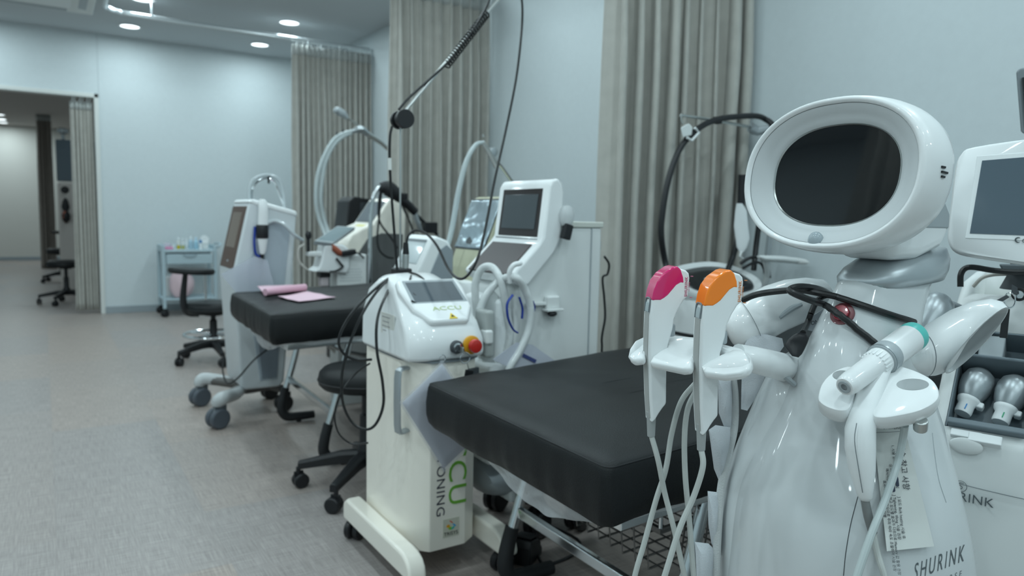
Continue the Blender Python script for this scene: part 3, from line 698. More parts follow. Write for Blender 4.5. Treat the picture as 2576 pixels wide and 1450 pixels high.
# silver collar
def tring(c, ax, ay, tilt, e=2.3, n=40):
    Rm = Matrix.Rotation(-tilt, 4, 'Y'); return sering(c, ax, ay, e, n, Rm)
cx, cz = UX+.070, 1.018
MB().loft([tring((cx-.004, UY, cz-.012), .100, .051, .06), tring((cx+.002, UY, cz-.010), .111, .057, .06), tring((cx+.006, UY, cz+.004), .116, .060, .07), tring((cx+.016, UY, cz+.020), .113, .056, .10), tring((cx+.026, UY, cz+.034), .102, .046, .13), tring((cx+.032, UY, cz+.040), .08, .032, .14)]).build('silver_collar', SILVER, uni, smooth=180)
# hinge block behind the monitor
ho = [(1.08, 1.045), (1.15, 1.045), (1.215, 1.062), (1.240, 1.090), (1.232, 1.128), (1.205, 1.152), (1.15, 1.160), (1.08, 1.15), (1.05, 1.09)]
MB().prism([(p[0], p[1]) for p in ho], -.052, .052, axes((0, UY, 0), (1, 0, 0), (0, 0, 1))).build('hinge_block', WHITE, uni, bevel=.022, seg=4)
MB().prism([(1.10, 1.095), (1.224, 1.095), (1.224, 1.118), (1.202, 1.142), (1.14, 1.150)], -.0535, .0535, axes((0, UY, 0), (1, 0, 0), (0, 0, 1))).build('hinge_cover', LGREY, uni, bevel=.004)
# monitor head
HC = PD(2079, 438, 1.12); tl = math.radians(6); yw = math.radians(4)
hx = Vector((-math.sin(yw), -math.cos(yw), 0)); n0 = Vector((-math.cos(yw), math.sin(yw), 0))
hv = Vector((0, 0, 1))*math.cos(tl)-n0*math.sin(tl)*1.0; hn = hx.cross(hv).normalized()
LH = axes(HC, hx, hv)                       # local z points out of the screen
HA, HB = .1635, .1185
def hring(s, z, e=2.25, n=72, sa=None, sb=None):
    return [LH @ Vector((p.x, p.y, z)) for p in sering((0, 0, 0), HA*(sa or s), HB*(sb or s), e, n)]
hm = MB().loft([hring(.905, .004), hring(.925, .0075), hring(.955, .009), hring(.985, .004), hring(1.005, -.008), hring(1.016, -.024), hring(1.014, -.040), hring(.99, -.056), hring(.94, -.070), hring(.83, -.082), hring(.65, -.090), hring(.35, -.094)], False, True)
mh = hm.build('monitor_housing', WHITE, uni, smooth=180)
MB().loft([hring(.907, .0035), hring(.905, .0015), hring(.90, .003), hring(.86, .001), hring(.80, -.005), hring(.74, -.010), hring(.70, -.012, 2.3, sa=.70, sb=.675), hring(.69, -.0145, 2.35, sa=.69, sb=.665)], False, False).build('monitor_bezel', mat('bezel_matt_white', (.54, .57, .58), .5), mh, smooth=60)
MB().loft([hring(.692, -.0142, 2.35, sa=.692, sb=.668), hring(.684, -.0122, 2.35, sa=.684, sb=.659), hring(.676, -.0146, 2.35, sa=.676, sb=.650)], False, False).build('screen_rim', STEEL, mh, smooth=60)
MB().loft([hring(.69, -.0148, 2.35, sa=.69, sb=.665), hring(.6, -.0146, 2.35, sa=.60, sb=.56), hring(.1, -.0146, 2.6)], False, True).build('screen', SCREEN, mh, smooth=180)
MB().ball(LH @ Vector((-.004, -HB*.865, .000)), (.0135, .0135, .0075), 20, LH).build('power_dome', mat('translucent_dome', (.34, .40, .43), .15, coat=.6), mh)
MB().loft([hring(.86, -.076), hring(.78, -.100), hring(.6, -.112), hring(.3, -.116)], False, True).build('rear_cover', WHITE, mh, smooth=180)
head_tree = bvh(hm)
for (x, y, w_) in ((2372, 421, 8), (2375, 434, 15), (2371, 445, 8)):
    q, n = hit(head_tree, x, y, 0); q2, n2 = hit(head_tree, x+w_, y, 0)
    if q is not None: MB().box(q, (.004, .0028, .0009*w_), axes(q, n, LH.to_3x3().col[1])).build('vent_slot', BLACK, mh)
# red stop button on the neck
q, n = hit(front_tree, 2118, 790)
Ln = axes(q, n.orthogonal(), n.cross(n.orthogonal()))
if Ln.to_3x3().col[2].dot(n) < 0: Ln = axes(q, n.orthogonal(), -n.cross(n.orthogonal()))
MB(Ln).lathe([(.0185, -.006), (.018, .0008), (.0155, .0012)], n=28).build('stop_recess', mat('dark_red_ring', (.20, .05, .06), .3, coat=.5), uni)
MB(Ln).lathe([(.0105, 0), (.0105, .003), (.0122, .0035), (.0122, .0055), (.0112, .0065), (.006, .0068), (.002, .0068)], n=28).build('stop_button', mat('deep_red', (.35, .03, .05), .25, coat=.6), uni, label='deep red stop button on the neck')
# panel seams on the bell
line_on(front_tree, [(2158, 1250), (2140, 1320), (2128, 1390), (2122, 1449)], .0006, 'panel_seam', DGREY, uni)
line_on(front_tree, [(2345, 1090), (2352, 1150), (2362, 1210), (2380, 1265)], .0007, 'panel_seam', LGREY, uni)
# lettering low on the bell
text_on('SHURINK', 62, (2362, 1418), (.93, -.36), (.10, 1.0*-1), front_tree, mat('grey_print', (.10, .12, .13), .5), uni, stretch=.42, spacing=1.35)
text_on('UNIVERSE', 22, (2372, 1462), (.93, -.36), (.10, -1.0), front_tree, mat('grey_print2', (.16, .18, .19), .5), uni, stretch=.6, spacing=1.9)

# cup holders
def cup(rings_out, name, inner=None):
    m_ = MB().loft(rings_out, True, inner is None)
    return m_
def ringax(c, a, b, n=28):
    return [c+a*math.cos(2*math.pi*k/n)+b*math.sin(2*math.pi*k/n) for k in range(n)]
def imgdir(dx, dy, dz=0): return (RV*dx-UV*dy+F*dz)
A1 = imgdir(.69, -.72, .05).normalized(); B1 = -imgdir(.36, .34, .87).normalized()
ax_ = imgdir(.82, -.50, -.10).normalized()
P_ = lambda x, y, d: PD(x, y, d)
def slice_(Tp, Bp, d_, bv): 
    t_, b_ = P_(Tp[0], Tp[1], d_), P_(Bp[0], Bp[1], d_+.004); return ringax((t_+b_)/2, (t_-b_)/2, bv)
cr = [slice_((2268, 888), (2272, 940), 1.115, imgdir(0, 0, 1)*.018), slice_((2298, 852), (2306, 948), 1.12, imgdir(0, 0, 1)*.032), slice_((2345, 812), (2345, 946), 1.125, imgdir(.05, .02, 1)*.040), slice_((2398, 778), (2366, 941), 1.128, imgdir(.12, .06, 1)*.042), slice_((2444, 759), (2374, 938), 1.126, imgdir(.2, .12, 1)*.042),
      slice_((2490, 753), (2378, 937), 1.115, imgdir(.32, .25, .92)*.040), slice_((2522, 762), (2380, 937), 1.10, imgdir(.42, .36, .84)*.039), slice_((2537, 778), (2378, 937), 1.085, imgdir(.50, .45, .74)*.039)]
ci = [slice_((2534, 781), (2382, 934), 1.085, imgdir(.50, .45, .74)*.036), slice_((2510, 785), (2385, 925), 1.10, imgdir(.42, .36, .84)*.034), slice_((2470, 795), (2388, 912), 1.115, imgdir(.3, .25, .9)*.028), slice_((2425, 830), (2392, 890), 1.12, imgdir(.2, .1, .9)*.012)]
cup1 = MB().loft(cr, True, False).build('cup_holder', WHITE, uni, smooth=60)
MB().loft([cr[-1]]+ci, False, True).build('cup_inside', mat('shaded_cup_white', (.55, .58, .59), .6), cup1, smooth=60)  # inner face of the cup, its shade painted in as a darker white
MB().loft([slice_((2316, 836), (2322, 949), 1.108, imgdir(0, 0, 1)*.0362), slice_((2318, 834.5), (2324, 949), 1.108, imgdir(0, 0, 1)*.0366)], False, False).build('cup_seam', MGREY, uni)
MB().tube([P_(2290, 912, 1.115), P_(2255, 930, 1.13), P_(2215, 950, 1.15)], [.028, .034, .04], 18, 4).build('cup_arm', WHITE, uni, smooth=60)
kl = [((2088, 742), 1.27, .030), ((2050, 745), 1.27, .036), ((2000, 757), 1.265, .041), ((1950, 776), 1.26, .043), ((1905, 800), 1.25, .043), ((1868, 826), 1.245, .038), ((1846, 842), 1.24, .028), ((1836, 849), 1.238, .014)]
cr = [ringax(P_(p[0], p[1], d_), imgdir(.45, .89)*r_, imgdir(.1, 0, 1)*r_*.9) for p, d_, r_ in kl]
MB().loft(cr).build('cup_holder', WHITE, uni, smooth=60)
MB().loft([ringax(P_(1888, 812, 1.2475), imgdir(.45, .89)*.0425, imgdir(.1, 0, 1)*.0385), ringax(P_(1887, 813, 1.2474), imgdir(.45, .89)*.0428, imgdir(.1, 0, 1)*.0388)], False, False).build('cup_seam', MGREY, uni)
MB().tube([P_(1960, 800, 1.222), P_(1990, 778, 1.224), P_(2015, 766, 1.23)], [.004, .0055, .004], 8, 4).build('cup_slot', LGREY, uni)

# left handpiece tray
class Tilt:
    def __init__(self, P0, e1, deg):
        self.P0 = Vector(P0); e1 = Vector((e1.x, e1.y, 0)).normalized(); h = Vector((0, 0, 1)).cross(e1)
        if h.dot(F) < 0: h = -h
        t = h*math.cos(math.radians(deg))+Vector((0, 0, 1))*math.sin(math.radians(deg))
        n = e1.cross(t); self.n = n if n.z > 0 else -n
    def __call__(self, x, y, off=0.0): return onplane(x, y, self.P0, self.n)+self.n*off
TT = Tilt(PD(1716, 900, 1.065), PD(1775, 900, 1.035)-PD(1650, 900, 1.1), 28)
ol = [(1580, 897), (1586, 882), (1598, 866), (1620, 848), (1650, 840), (1684, 840), (1745, 846), (1818, 863), (1872, 876), (1890, 894), (1892, 914), (1884, 928), (1862, 938), (1820, 943), (1768, 935), (1772, 921), (1796, 907), (1824, 890), (1800, 874), (1766, 880), (1747, 903), (1738, 926), (1716, 928), (1632, 911), (1640, 896), (1676, 868), (1662, 856), (1628, 876), (1619, 902), (1592, 906)]
tr = MB().loft([[TT(x, y, o_) for x, y in ol] for o_ in (-.014, 0)])
tray_parts = [tr.build('handpiece_tray', WHITE, uni, bevel=.0055, seg=4)]
# thick rounded lobe at the tray end
lb = [((1766, 922), .008, .006), ((1790, 918), .014, .011), ((1822, 910), .021, .0145), ((1856, 902), .026, .016), ((1876, 898), .022, .013), ((1886, 896), .010, .006)]
MB().loft([ringax(TT(x, y, -.008), TT.n.cross(imgdir(1, 0)).normalized()*w_, TT.n*h_, 20) for (x, y), w_, h_ in lb]).build('tray_lobe', WHITE, uni, smooth=60)
tray_parts.append(uni.children[-1])
lb = [((1585, 895), .006, .004), ((1597, 884), .012, .009), ((1614, 868), .015, .011), ((1634, 852), .012, .008)]
MB().loft([ringax(TT(x, y, -.008), imgdir(.75, .6, .1).normalized()*w_, TT.n*h_, 16) for (x, y), w_, h_ in lb]).build('tray_lobe', WHITE, uni, smooth=60)
a = TT(1850, 882, -.01)
MB().tube([a, a+Vector((.05, -.005, -.012)), PD(1990, 930, 1.2), PD(2080, 960, 1.22)], [.018, .020, .024, .028], 14, 5).build('tray_arm', WHITE, uni)
MB().tube([PD(1892, 925, 1.13), PD(1935, 930, 1.13), PD(1970, 945, 1.13), PD(1998, 968, 1.14)], .0045, 8, 6).build('arm_cable', LGREY, uni)

# right handpiece dock
TD = Tilt(PD(2210, 985, 1.0), PD(2300, 985, .98)-PD(2110, 985, 1.03), 32)
lobes = []
def lobe(ol, name, hole):
    ot = [TD(x, y) for x, y in ol]; c_ = sum(ot, Vector())/len(ot)
    ot = crom(ot, 4, True)
    def rg(o_, k): return [c_+(p-c_)*k+TD.n*o_ for p in ot]
    o = MB().loft([rg(-.034, .60), rg(-.031, .80), rg(-.023, .95), rg(-.012, 1.01), rg(-.005, 1.0), rg(-.001, .965), rg(0, .92)]).build(name, WHITE, uni, smooth=60)
    hp2 = [(hole[0]+hole[2]*math.cos(q*math.pi/14), hole[1]+hole[3]*math.sin(q*math.pi/14)) for q in range(28)]
    cutout(o, MB().loft([[TD(x, y, o_) for x, y in hp2] for o_ in (-.024, .02)])); lobes.append(o)
    return o
lobe([(2057, 1000), (2064, 970), (2082, 946), (2108, 928), (2140, 920), (2160, 935), (2152, 985), (2138, 1026), (2116, 1034), (2084, 1026), (2064, 1014)], 'dock_lobe', (2118, 945, 24, 13))
lobe([(2196, 918), (2240, 914), (2300, 930), (2346, 954), (2364, 984), (2356, 1010), (2316, 1033), (2262, 1046), (2214, 1052), (2192, 1040), (2188, 985)], 'dock_lobe', (2296, 968, 41, 15))
zb_ = ((2120, 925), (2170, 914), (2235, 914), (2230, 960), (2180, 968), (2130, 960))
MB().loft([[TD(x, y, o_) for x, y in zb_] for o_ in (-.034, -.020)]).build('dock_bridge', WHITE, uni, bevel=.006, seg=3)
q, n = hit(front_tree, 2225, 960)
MB().tube([TD(2225, 935, -.036), (TD(2225, 935, -.036)*.5+q*.5)-Vector((0, 0, .012)), q+Vector((.02, .01, -.02))], [.014, .018, .024], 14, 4).build('dock_arm', WHITE, uni)
MB().cyl(TD(2318, 1030, -.038), TD(2318, 1030, -.02), .009, n=16).build('dock_knob', STEEL, uni, bevel=.002)
0 and print('DOCK', [(round((hit(front_tree, x, y)[0]-CAM).dot(F), 3), round((TD(x, y)-CAM).dot(F), 3)) for x, y in ((2110, 930), (2200, 915), (2300, 930), (2250, 1040), (2130, 1030))])

# ------------------------------------------------------------------ pink and orange handpieces
HN = Vector((-.37, -.93, 0)).normalized(); HT = -HN
def handpiece(name, label, color, off, cords, lettercol):
    P0 = PD(1660, 900, 1.1)
    root = thing(name, label, 'handpiece', Matrix.Translation(PD(1639, 1072, 1.1)+off))
    Q = lambda p: onplane(p[0], p[1], P0, HN)+off
    th = .030
    body = [(1641, 1066), (1650, 1056), (1659, 1041), (1668, 1028), (1677, 1017), (1678, 928), (1682, 868), (1693, 830), (1697, 803), (1708, 778), (1722, 755), (1732, 747), (1736, 700), (1734, 688), (1727, 681), (1708, 675), (1690, 678), (1669, 693), (1655, 712), (1648, 735), (1641, 760), (1637, 800), (1634, 888), (1637, 1000)]
    bm_ = MB().loft([[Q(p)+HT*d for p in body] for d in (0, th)]); bm_.build('body', WHITE2, root, bevel=.0055, seg=4)
    slot = [p for p in body if 780 < p[1] < 1000]
    lo_ = [(1634.5, 985), (1677.5, 985), (1678, 928), (1682, 868), (1693, 830), (1698, 800), (1637.5, 800), (1634.5, 888)]
    for tp_ in tray_parts: cutout(tp_, MB().loft([[Q(p)+HT*d for p in lo_] for d in (.0004, th-.0004)]))
    cap = [(1640.5, 757), (1662, 757), (1672, 751), (1681, 744), (1692, 731), (1702, 719), (1713, 712.5), (1722, 715), (1720, 697), (1714, 679), (1704, 669.5), (1690, 673.5), (1668, 689), (1653, 709), (1645, 733)]
    cx_ = sum((Vector((p[0], p[1], 0)) for p in cap), Vector())/len(cap)
    MB().loft([[Q(p)+HT*d for p in cap] for d in (-.0007, th+.0007)]).build('colour_cap', color, root, bevel=.0105, seg=6)
    edge = [(1637.5, 790), (1635.5, 830), (1633.5, 888), (1635, 950), (1637, 1005), (1640, 1056)]
    e = crom([Q(p) for p in edge], 4); nx = Vector((-HN.y, HN.x, 0)); nx = nx if nx.dot(RV) < 0 else -nx
    MB().loft([[p+HT*.007+nx*.0008, p+HT*(th-.007)+nx*.0008, p+HT*(th-.007)-nx*.002, p+HT*.007-nx*.002] for p in e]).build('grip_strip', mat('warm_grey_inlay', (.40, .41, .40), .5), root)
    be = crom([Q(p) for p in [(1641.5, 762), (1639.5, 772), (1637.8, 788)]], 4)
    MB().loft([[p+HT*.008+nx*.0016, p+HT*(th-.008)+nx*.0016, p+HT*(th-.008)-nx*.002, p+HT*.008-nx*.002] for p in be]).build('button', mat('button_grey', (.42, .49, .51), .35), root, bevel=.0015, seg=3)
    MB().tube([be[-1]+HT*.007+nx*.001, be[0]+HT*.007+nx*.001+Vector((0, 0, .003)), be[0]+HT*th*.5+nx*.001+Vector((0, 0, .006)), be[0]+HT*(th-.007)+nx*.001+Vector((0, 0, .003)), be[-1]+HT*(th-.007)+nx*.001], .0013, 8, 5).build('button_rim', MGREY, root)
    tb = Q((1690, 835))+HT*th*.5
    MB().box(tb+nx*-.004, (.014, .012, .020)).build('trigger', LGREY, root, bevel=.004)
    b = Q((1647, 1058))+HT*th*.5
    MB().cyl(b+Vector((0, 0, .01)), b+Vector((0.002, 0, -.030)), .0075, .0060, n=14).build('strain_relief', mat('relief_grey', (.36, .38, .38), .5), root, bevel=.001)
    Lt = axes(Q((1728, 722))-HT*.0004, (0, 0, 1), Q((1700, 722))-Q((1740, 722)))
    text('SHURINK', .0062, Lt @ T(0, .0012, 0), lettercol, root, stretch=1.05, spacing=1.15)
    text('UNIVERSE', .0024, Lt @ T(0, -.0035, 0), lettercol, root, stretch=1.1, spacing=1.3)
    for du in (-.016, .016): MB().box((Lt @ Vector((du, -.007, 0))), (.003, .003, .001)).build('tick_mark', lettercol, root)
    for c in cords:
        pts = [PD(*p) if len(p) == 3 else b+Vector((.002, 0, -.028)) for p in c]
        MB().tube(pts, .0043, 10, 8).build('cord', WCORD, root)
    return root
off2 = PD(1768, 1106, 1.035)-PD(1639, 1072, 1.1)
handpiece('treatment_handpiece', 'white handpiece with a glossy magenta cap standing in the tray', mat('magenta_gloss', (.66, .014, .15), .18, coat=.8), Vector(),
          [[(0,), (1656, 1160, 1.12), (1672, 1240, 1.13), (1695, 1330, 1.13), (1722, 1450, 1.14), (1760, 1620, 1.14), (1800, 1750, 1.15)], [(1750, 985, 1.13), (1730, 1030, 1.13), (1722, 1100, 1.13), (1724, 1200, 1.13), (1735, 1320, 1.14), (1745, 1450, 1.14), (1760, 1620, 1.15)]], mat('magenta_print', (.55, .15, .25), .5))
handpiece('treatment_handpiece', 'white handpiece with a glossy orange cap standing in the tray', mat('orange_gloss', (1.0, .24, .003), .18, coat=.8), off2,
          [[(0,), (1768, 1175, 1.055), (1745, 1250, 1.06), (1710, 1330, 1.06), (1672, 1450, 1.06), (1620, 1620, 1.07), (1590, 1750, 1.08)], [(1752, 962, 1.15), (1714, 1010, 1.15), (1690, 1090, 1.15), (1675, 1180, 1.15), (1650, 1260, 1.15), (1620, 1370, 1.15), (1597, 1450, 1.15), (1560, 1620, 1.16)]], mat('orange_print', (.70, .25, .08), .5))

# ------------------------------------------------------------------ pen-headed handpiece in the dock
pen = thing('pen_handpiece', 'white pistol handpiece with a teal ringed barrel resting in the dock', 'handpiece', Matrix.Translation(PD(2176, 1258, 1.04)))
a, b = PD(2126, 973, .985), PD(2303, 842, 1.075); axp = b-a; Lp = axp.length; axp.normalize()
Lpen = axes(a, axp.orthogonal(), axp.cross(axp.orthogonal()))
if Lpen.to_3x3().col[2].dot(axp) < 0: Lpen = axes(a, axp.orthogonal(), -axp.cross(axp.orthogonal()))
k = Lp
MB(Lpen).lathe([(.006, -.002), (.012, -.0015), (.0145, .003), (.0155, .012), (.0162, k*.36), (.0175, k*.38), (.0195, k*.47), (.0198, k*.48)], n=32).build('front_barrel', WHITE, pen, smooth=40)
for i in range(22):
    q = 2*math.pi*i/22; MB(Lpen).box((.0185*math.cos(q), .0185*math.sin(q), k*.425), (.002, .0018, k*.09), Matrix.Rotation(q, 4, 'Z')).build('grip_rib', WHITE2, pen)
MB(Lpen).lathe([(.0198, k*.478), (.0222, k*.485), (.0226, k*.53), (.0226, k*.585), (.0215, k*.60)], n=32).build('dial_collar', LGREY, pen, smooth=40)
MB(Lpen).lathe([(.0232, k*.495), (.0232, k*.512)], n=32).build('dial_ring', SILVER, pen)
MB(Lpen).lathe([(.0210, k*.59), (.0214, k*.62), (.0214, k*.905)], n=32, cap=False).build('rear_barrel', WHITE, pen)
MB(Lpen).lathe([(.0214, k*.904), (.02155, k*.915), (.02155, k*.965), (.0205, k*.99)], n=32, cap=False).build('teal_ring', mat('teal_ring', (.10, .55, .50), .35), pen, label='teal ring round the barrel end')
MB(Lpen).lathe([(.0205, k*.989), (.017, k*1.01), (.008, k*1.018), (.002, k*1.018)], n=32).build('end_cap', WHITE, pen)
MB(Lpen).lathe([(.0092, -.0024), (.0085, -.0030), (.0050, -.0030), (.0046, -.0024)], n=24).build('tip_ring', LGREY, pen)
for i in range(7): MB(Lpen).box((.0227*math.cos(.4+.14*i+3.4), .0227*math.sin(.4+.14*i+3.4), k*.545), (.0016, .0016, .0022)).build('dial_mark', DGREY, pen)
hk = [((2222, 915), 1.03, .013, .018), ((2205, 945), 1.022, .015, .020), ((2188, 990), 1.008, .0165, .019), ((2172, 1040), .99, .0175, .019), ((2164, 1080), .986, .0190, .020), ((2164, 1130), .986, .0190, .020), ((2168, 1180), .987, .0165, .018), ((2173, 1225), .988, .012, .013), ((2176, 1250), .989, .009, .010), ((2177, 1260), .989, .006, .006)]
MB().loft([ringax(PD(p[0], p[1], d_), imgdir(1, 0, -.2)*rx, imgdir(.2, 0, 1)*ry, 24) for p, d_, rx, ry in hk]).build('handle', WHITE2, pen, smooth=60)
MB().tube([PD(2155, 1065, .966), PD(2150, 1110, .965), PD(2160, 1180, .969), PD(2170, 1240, .976)], .0006, 6, 6).build('handle_seam', MGREY, pen)
MB().tube([PD(2176, 1258, .989), PD(2184, 1300, .99), PD(2196, 1342, .992)], [.0056, .0060, .0058], 12, 4).build('strain_relief', mat('relief_dark', (.20, .21, .21), .5), pen)
MB().tube([PD(2196, 1340, .992), PD(2208, 1395, .984), PD(2226, 1455, .975), PD(2260, 1580, .968), PD(2290, 1700, .966)], .0043, 10, 6).build('cord', WCORD, pen)
MB().tube([TD(2278, 1022, -.0365), PD(2272, 1100, 1.0), PD(2258, 1165, 1.0), PD(2228, 1255, .985), PD(2196, 1335, .972), PD(2158, 1445, .965), PD(2110, 1590, .96), PD(2080, 1700, .96)], .0050, 10, 6).build('return_tube', mat('pale_tube', (.50, .56, .56), .25), pen)

for lo in lobes:
    cutout(lo, MB().loft([ringax(PD(p[0], p[1], d_), imgdir(1, 0, -.2)*rx*.985, imgdir(.2, 0, 1)*ry*.985, 24) for p, d_, rx, ry in hk]))
    cutout(lo, MB(Lpen).lathe([(.0150, .004), (.0157, k*.36), (.0170, k*.38), (.0192, k*.47), (.0221, k*.483), (.0225, k*.53), (.0225, k*.587), (.0211, k*.61), (.0211, k*.98)], n=32))

# instruction card hung on the bell
card = thing('instruction_card', 'printed white instruction card hanging on the bell behind the pen handpiece', 'card')
cc = [hit(front_tree, *p, .010)[0] for p in ((2188, 1068), (2258, 1066), (2332, 1372), (2222, 1384))]
nn = (cc[1]-cc[0]).cross(cc[3]-cc[0]).normalized(); nn = nn if nn.dot(CAM-cc[0]) > 0 else -nn
mx_ = 0
for u in range(9):
    for v in range(9):
        p = (cc[0]*(1-u/8)+cc[1]*u/8)*(1-v/8)+(cc[3]*(1-u/8)+cc[2]*u/8)*v/8
        loc, n_, i_, ds_ = front_tree.ray_cast(p+nn*.2, -nn)
        if loc: mx_ = max(mx_, (loc-p).dot(nn))
cc = [p+nn*(mx_+.003) for p in cc]
WM[card] = Matrix.Translation(cc[3]); card.matrix_world = WM[card]
MB().loft([[p+nn*d for p in cc] for d in (0, .0006)]).build('paper', mat('card_paper', (.60, .62, .60), .7), card)
Lk = axes(cc[0]+nn*.0009, cc[3]-cc[0], cc[1]-cc[0])
if Lk.to_3x3().col[2].dot(nn) < 0: Lk = axes(cc[0]+nn*.0009, cc[3]-cc[0], cc[1]-cc[0])
ln = (cc[3]-cc[0]).length; wd = (cc[1]-cc[0]).length
xk = (cc[3]-cc[0]).normalized(); yk = (cc[1]-cc[0]).normalized()
def ctext(s, size, x, y, m_): return text(s, size, axes(cc[0]+nn*.0010+xk*x+yk*y, xk, yk), m_, card, 'print', .0001, align='LEFT')
INK = mat('black_ink', (.03, .035, .045), .6); INK2 = mat('soft_ink', (.13, .14, .15), .6)
ctext('UNIVERSE', .0062, .004, wd*.42, INK2) if False else text('UNIVERSE', .0065, axes(cc[0]+nn*.0010+xk*.008+yk*wd*.30, yk, -xk), INK2, card, 'print', .0001, align='LEFT')
MB().box(cc[0]+nn*.0008+xk*.014+yk*wd*.5, (.0006, .0006, .0006)).v and None
MB().tube([cc[0]+nn*.0010+xk*.0145+yk*wd*.05, cc[0]+nn*.0010+xk*.0135+yk*wd*.98], .00025, 6, 1).build('rule_line', INK2, card)
ctext('시술 참고 사항', .0105, .030, wd*.82, INK)
ctext('1. 시술 순서 : ① Memory 1 [        ] 모드 Bulk heating 시술 후', .0050, .032, wd*.56, INK)
ctext('② Memory 2 [        ] Tightening, lifting 시술 권장', .0050, .058, wd*.42, INK)
ctext('메시지는 변경되지 않고 모드별 효과가 다르므로 Memory 값 활용 권장', .0048, .064, wd*.29, INK)
ctext('효과가 다를 수 있으므로 주의 따라 속도 조절하여 시술 권장', .0048, .080, wd*.165, INK)
ctext('하여 시술 진행', .0048, .100, wd*.05, INK)
for (x, y) in ((.082, wd*.56), (.089, wd*.42)):
    MB().prism(rrect(.014, .0045, .0022), 0, .0003, axes(cc[0]+nn*.0009+xk*x+yk*y, xk, yk)).build('pill_mark', mat('navy_ink', (.02, .03, .06), .5), card)

# black cable over the neck, joining the two ultrasound machines
kb = thing('power_cable', 'black cable looped across the neck of the oval monitor machine', 'cable', Matrix.Translation(PD(2200, 870, 1.11)))
def on_neck(x, y, lift=.008):
    q_, n_ = hit(front_tree, x, y, lift); return q_
def over_neck(pix, lift=.0058):
    out = []
    for p in crom([Vector((x, y, l_)) for x, y, l_ in pix], 5): out.append(on_neck(p.x, p.y, lift+p.z))
    return out
def over_neck(pix, lift=.0058):
    return [on_neck(p.x, p.y, lift+p.z) for p in crom([Vector((x, y, l_)) for x, y, l_ in pix], 5)]
def push(pts, r, n=7):
    """lay a dense line against the bell: points inside or too near the shell move out to its surface"""
    out = []
    for p in crom(pts, n):
        for _ in range(3):
            loc, nn_, ix, dd = front_tree.find_nearest(p)
            ax0 = Vector((UX+.06 if loc.z > .9 else UX-.02, UY, loc.z))
            nn_ = nn_ if nn_.dot(loc-ax0) > 0 else -nn_
            if (p-loc).dot(nn_) < r: p = loc+nn_*r
        out.append(p)
    for _ in range(6): out = [out[0]]+[(out[i-1]+out[i]*2+out[i+1])/4 for i in range(1, len(out)-1)]+[out[-1]]
    return out
def lay(pts, r, name): return MB().tube(push(pts, r+.0004, 9), r, 10, 1).build(name, CORD, kb)
lay([PD(1868, 756, 1.19), PD(1900, 742, 1.175), PD(1950, 734, 1.165), PD(2010, 730, 1.14), PD(2060, 738, 1.125)]+over_neck([(2112, 755, .006), (2150, 766, .001), (2200, 783, 0), (2245, 798, 0), (2276, 808, .001), (2288, 812, .001)]), .0052, 'cable')
lay([PD(2104, 753, 1.213), PD(2088, 742, 1.205), PD(2062, 728, 1.15), PD(2015, 721, 1.115), PD(1986, 729, 1.11), PD(2000, 740, 1.10), PD(2040, 756, 1.10)]+over_neck([(2092, 778, .012), (2108, 792, .011), (2125, 806, .010), (2150, 828, .002), (2180, 852, 0), (2198, 868, 0)]), .0052, 'cable')
lay([PD(2104, 748, 1.224), PD(2086, 742, 1.222), PD(2064, 750, 1.212), PD(2050, 766, 1.207), PD(2040, 790, 1.203)], .0048, 'cable')
bl = thing('cable_bundle', 'black tied cable bundle tucked between cup holder and bell', 'cable', Matrix.Translation(PD(2015, 880, 1.2)))
m_ = MB()
rings = []
for i, (x, y, r_) in enumerate(((2020, 838, .008), (2014, 848, .015), (2006, 860, .018), (2000, 874, .018), (2000, 888, .014), (2002, 898, .007))):
    ds_ = [(h_[0]-CAM).dot(F) for h_ in (hit(body_tree, x+o_, y+v_) for o_ in (-10, 0, 10, 18, 26) for v_ in (-6, 6)) if h_[0] is not None]
    d_ = min([1.198]+[q_-r_*.5-.001 for q_ in ds_])
    ring = ringax(PD(x, y, d_), imgdir(1, .2)*r_*.8, imgdir(0, 0, 1)*r_*.5, 16)
    rings.append([p+imgdir(1, 0)*.004*noise.noise(p*60) for p in ring])
    if i == 0: top_ = PD(x, y, d_)
m_.loft(rings).build('bundle', BLACK, bl, smooth=60)
MB().tube([PD(2040, 790, 1.203), PD(2032, 812, 1.200), top_], .0048, 8, 4).build('tail', CORD, bl)
tg = thing('switch_tag', 'small clear plastic tag marked ON beside the neck', 'tag', Matrix.Translation(PD(2045, 810, 1.19)))
tq = [PD(2024, 830, 1.212), PD(2036, 800, 1.214), PD(2088, 768, 1.224), PD(2064, 838, 1.224)]
MB().loft([[p+imgdir(0, 0, 1)*d for p in tq] for d in (0, .0012)]).build('tag_card', mat('tag_paper', (.56, .60, .64), .4), tg)
text('ON', .010, axes(PD(2050, 812, 1.2135), PD(2070, 808, 1.2185)-PD(2024, 820, 1.2095), (0, 0, 1)), DGREY, tg, 'print', .0001)

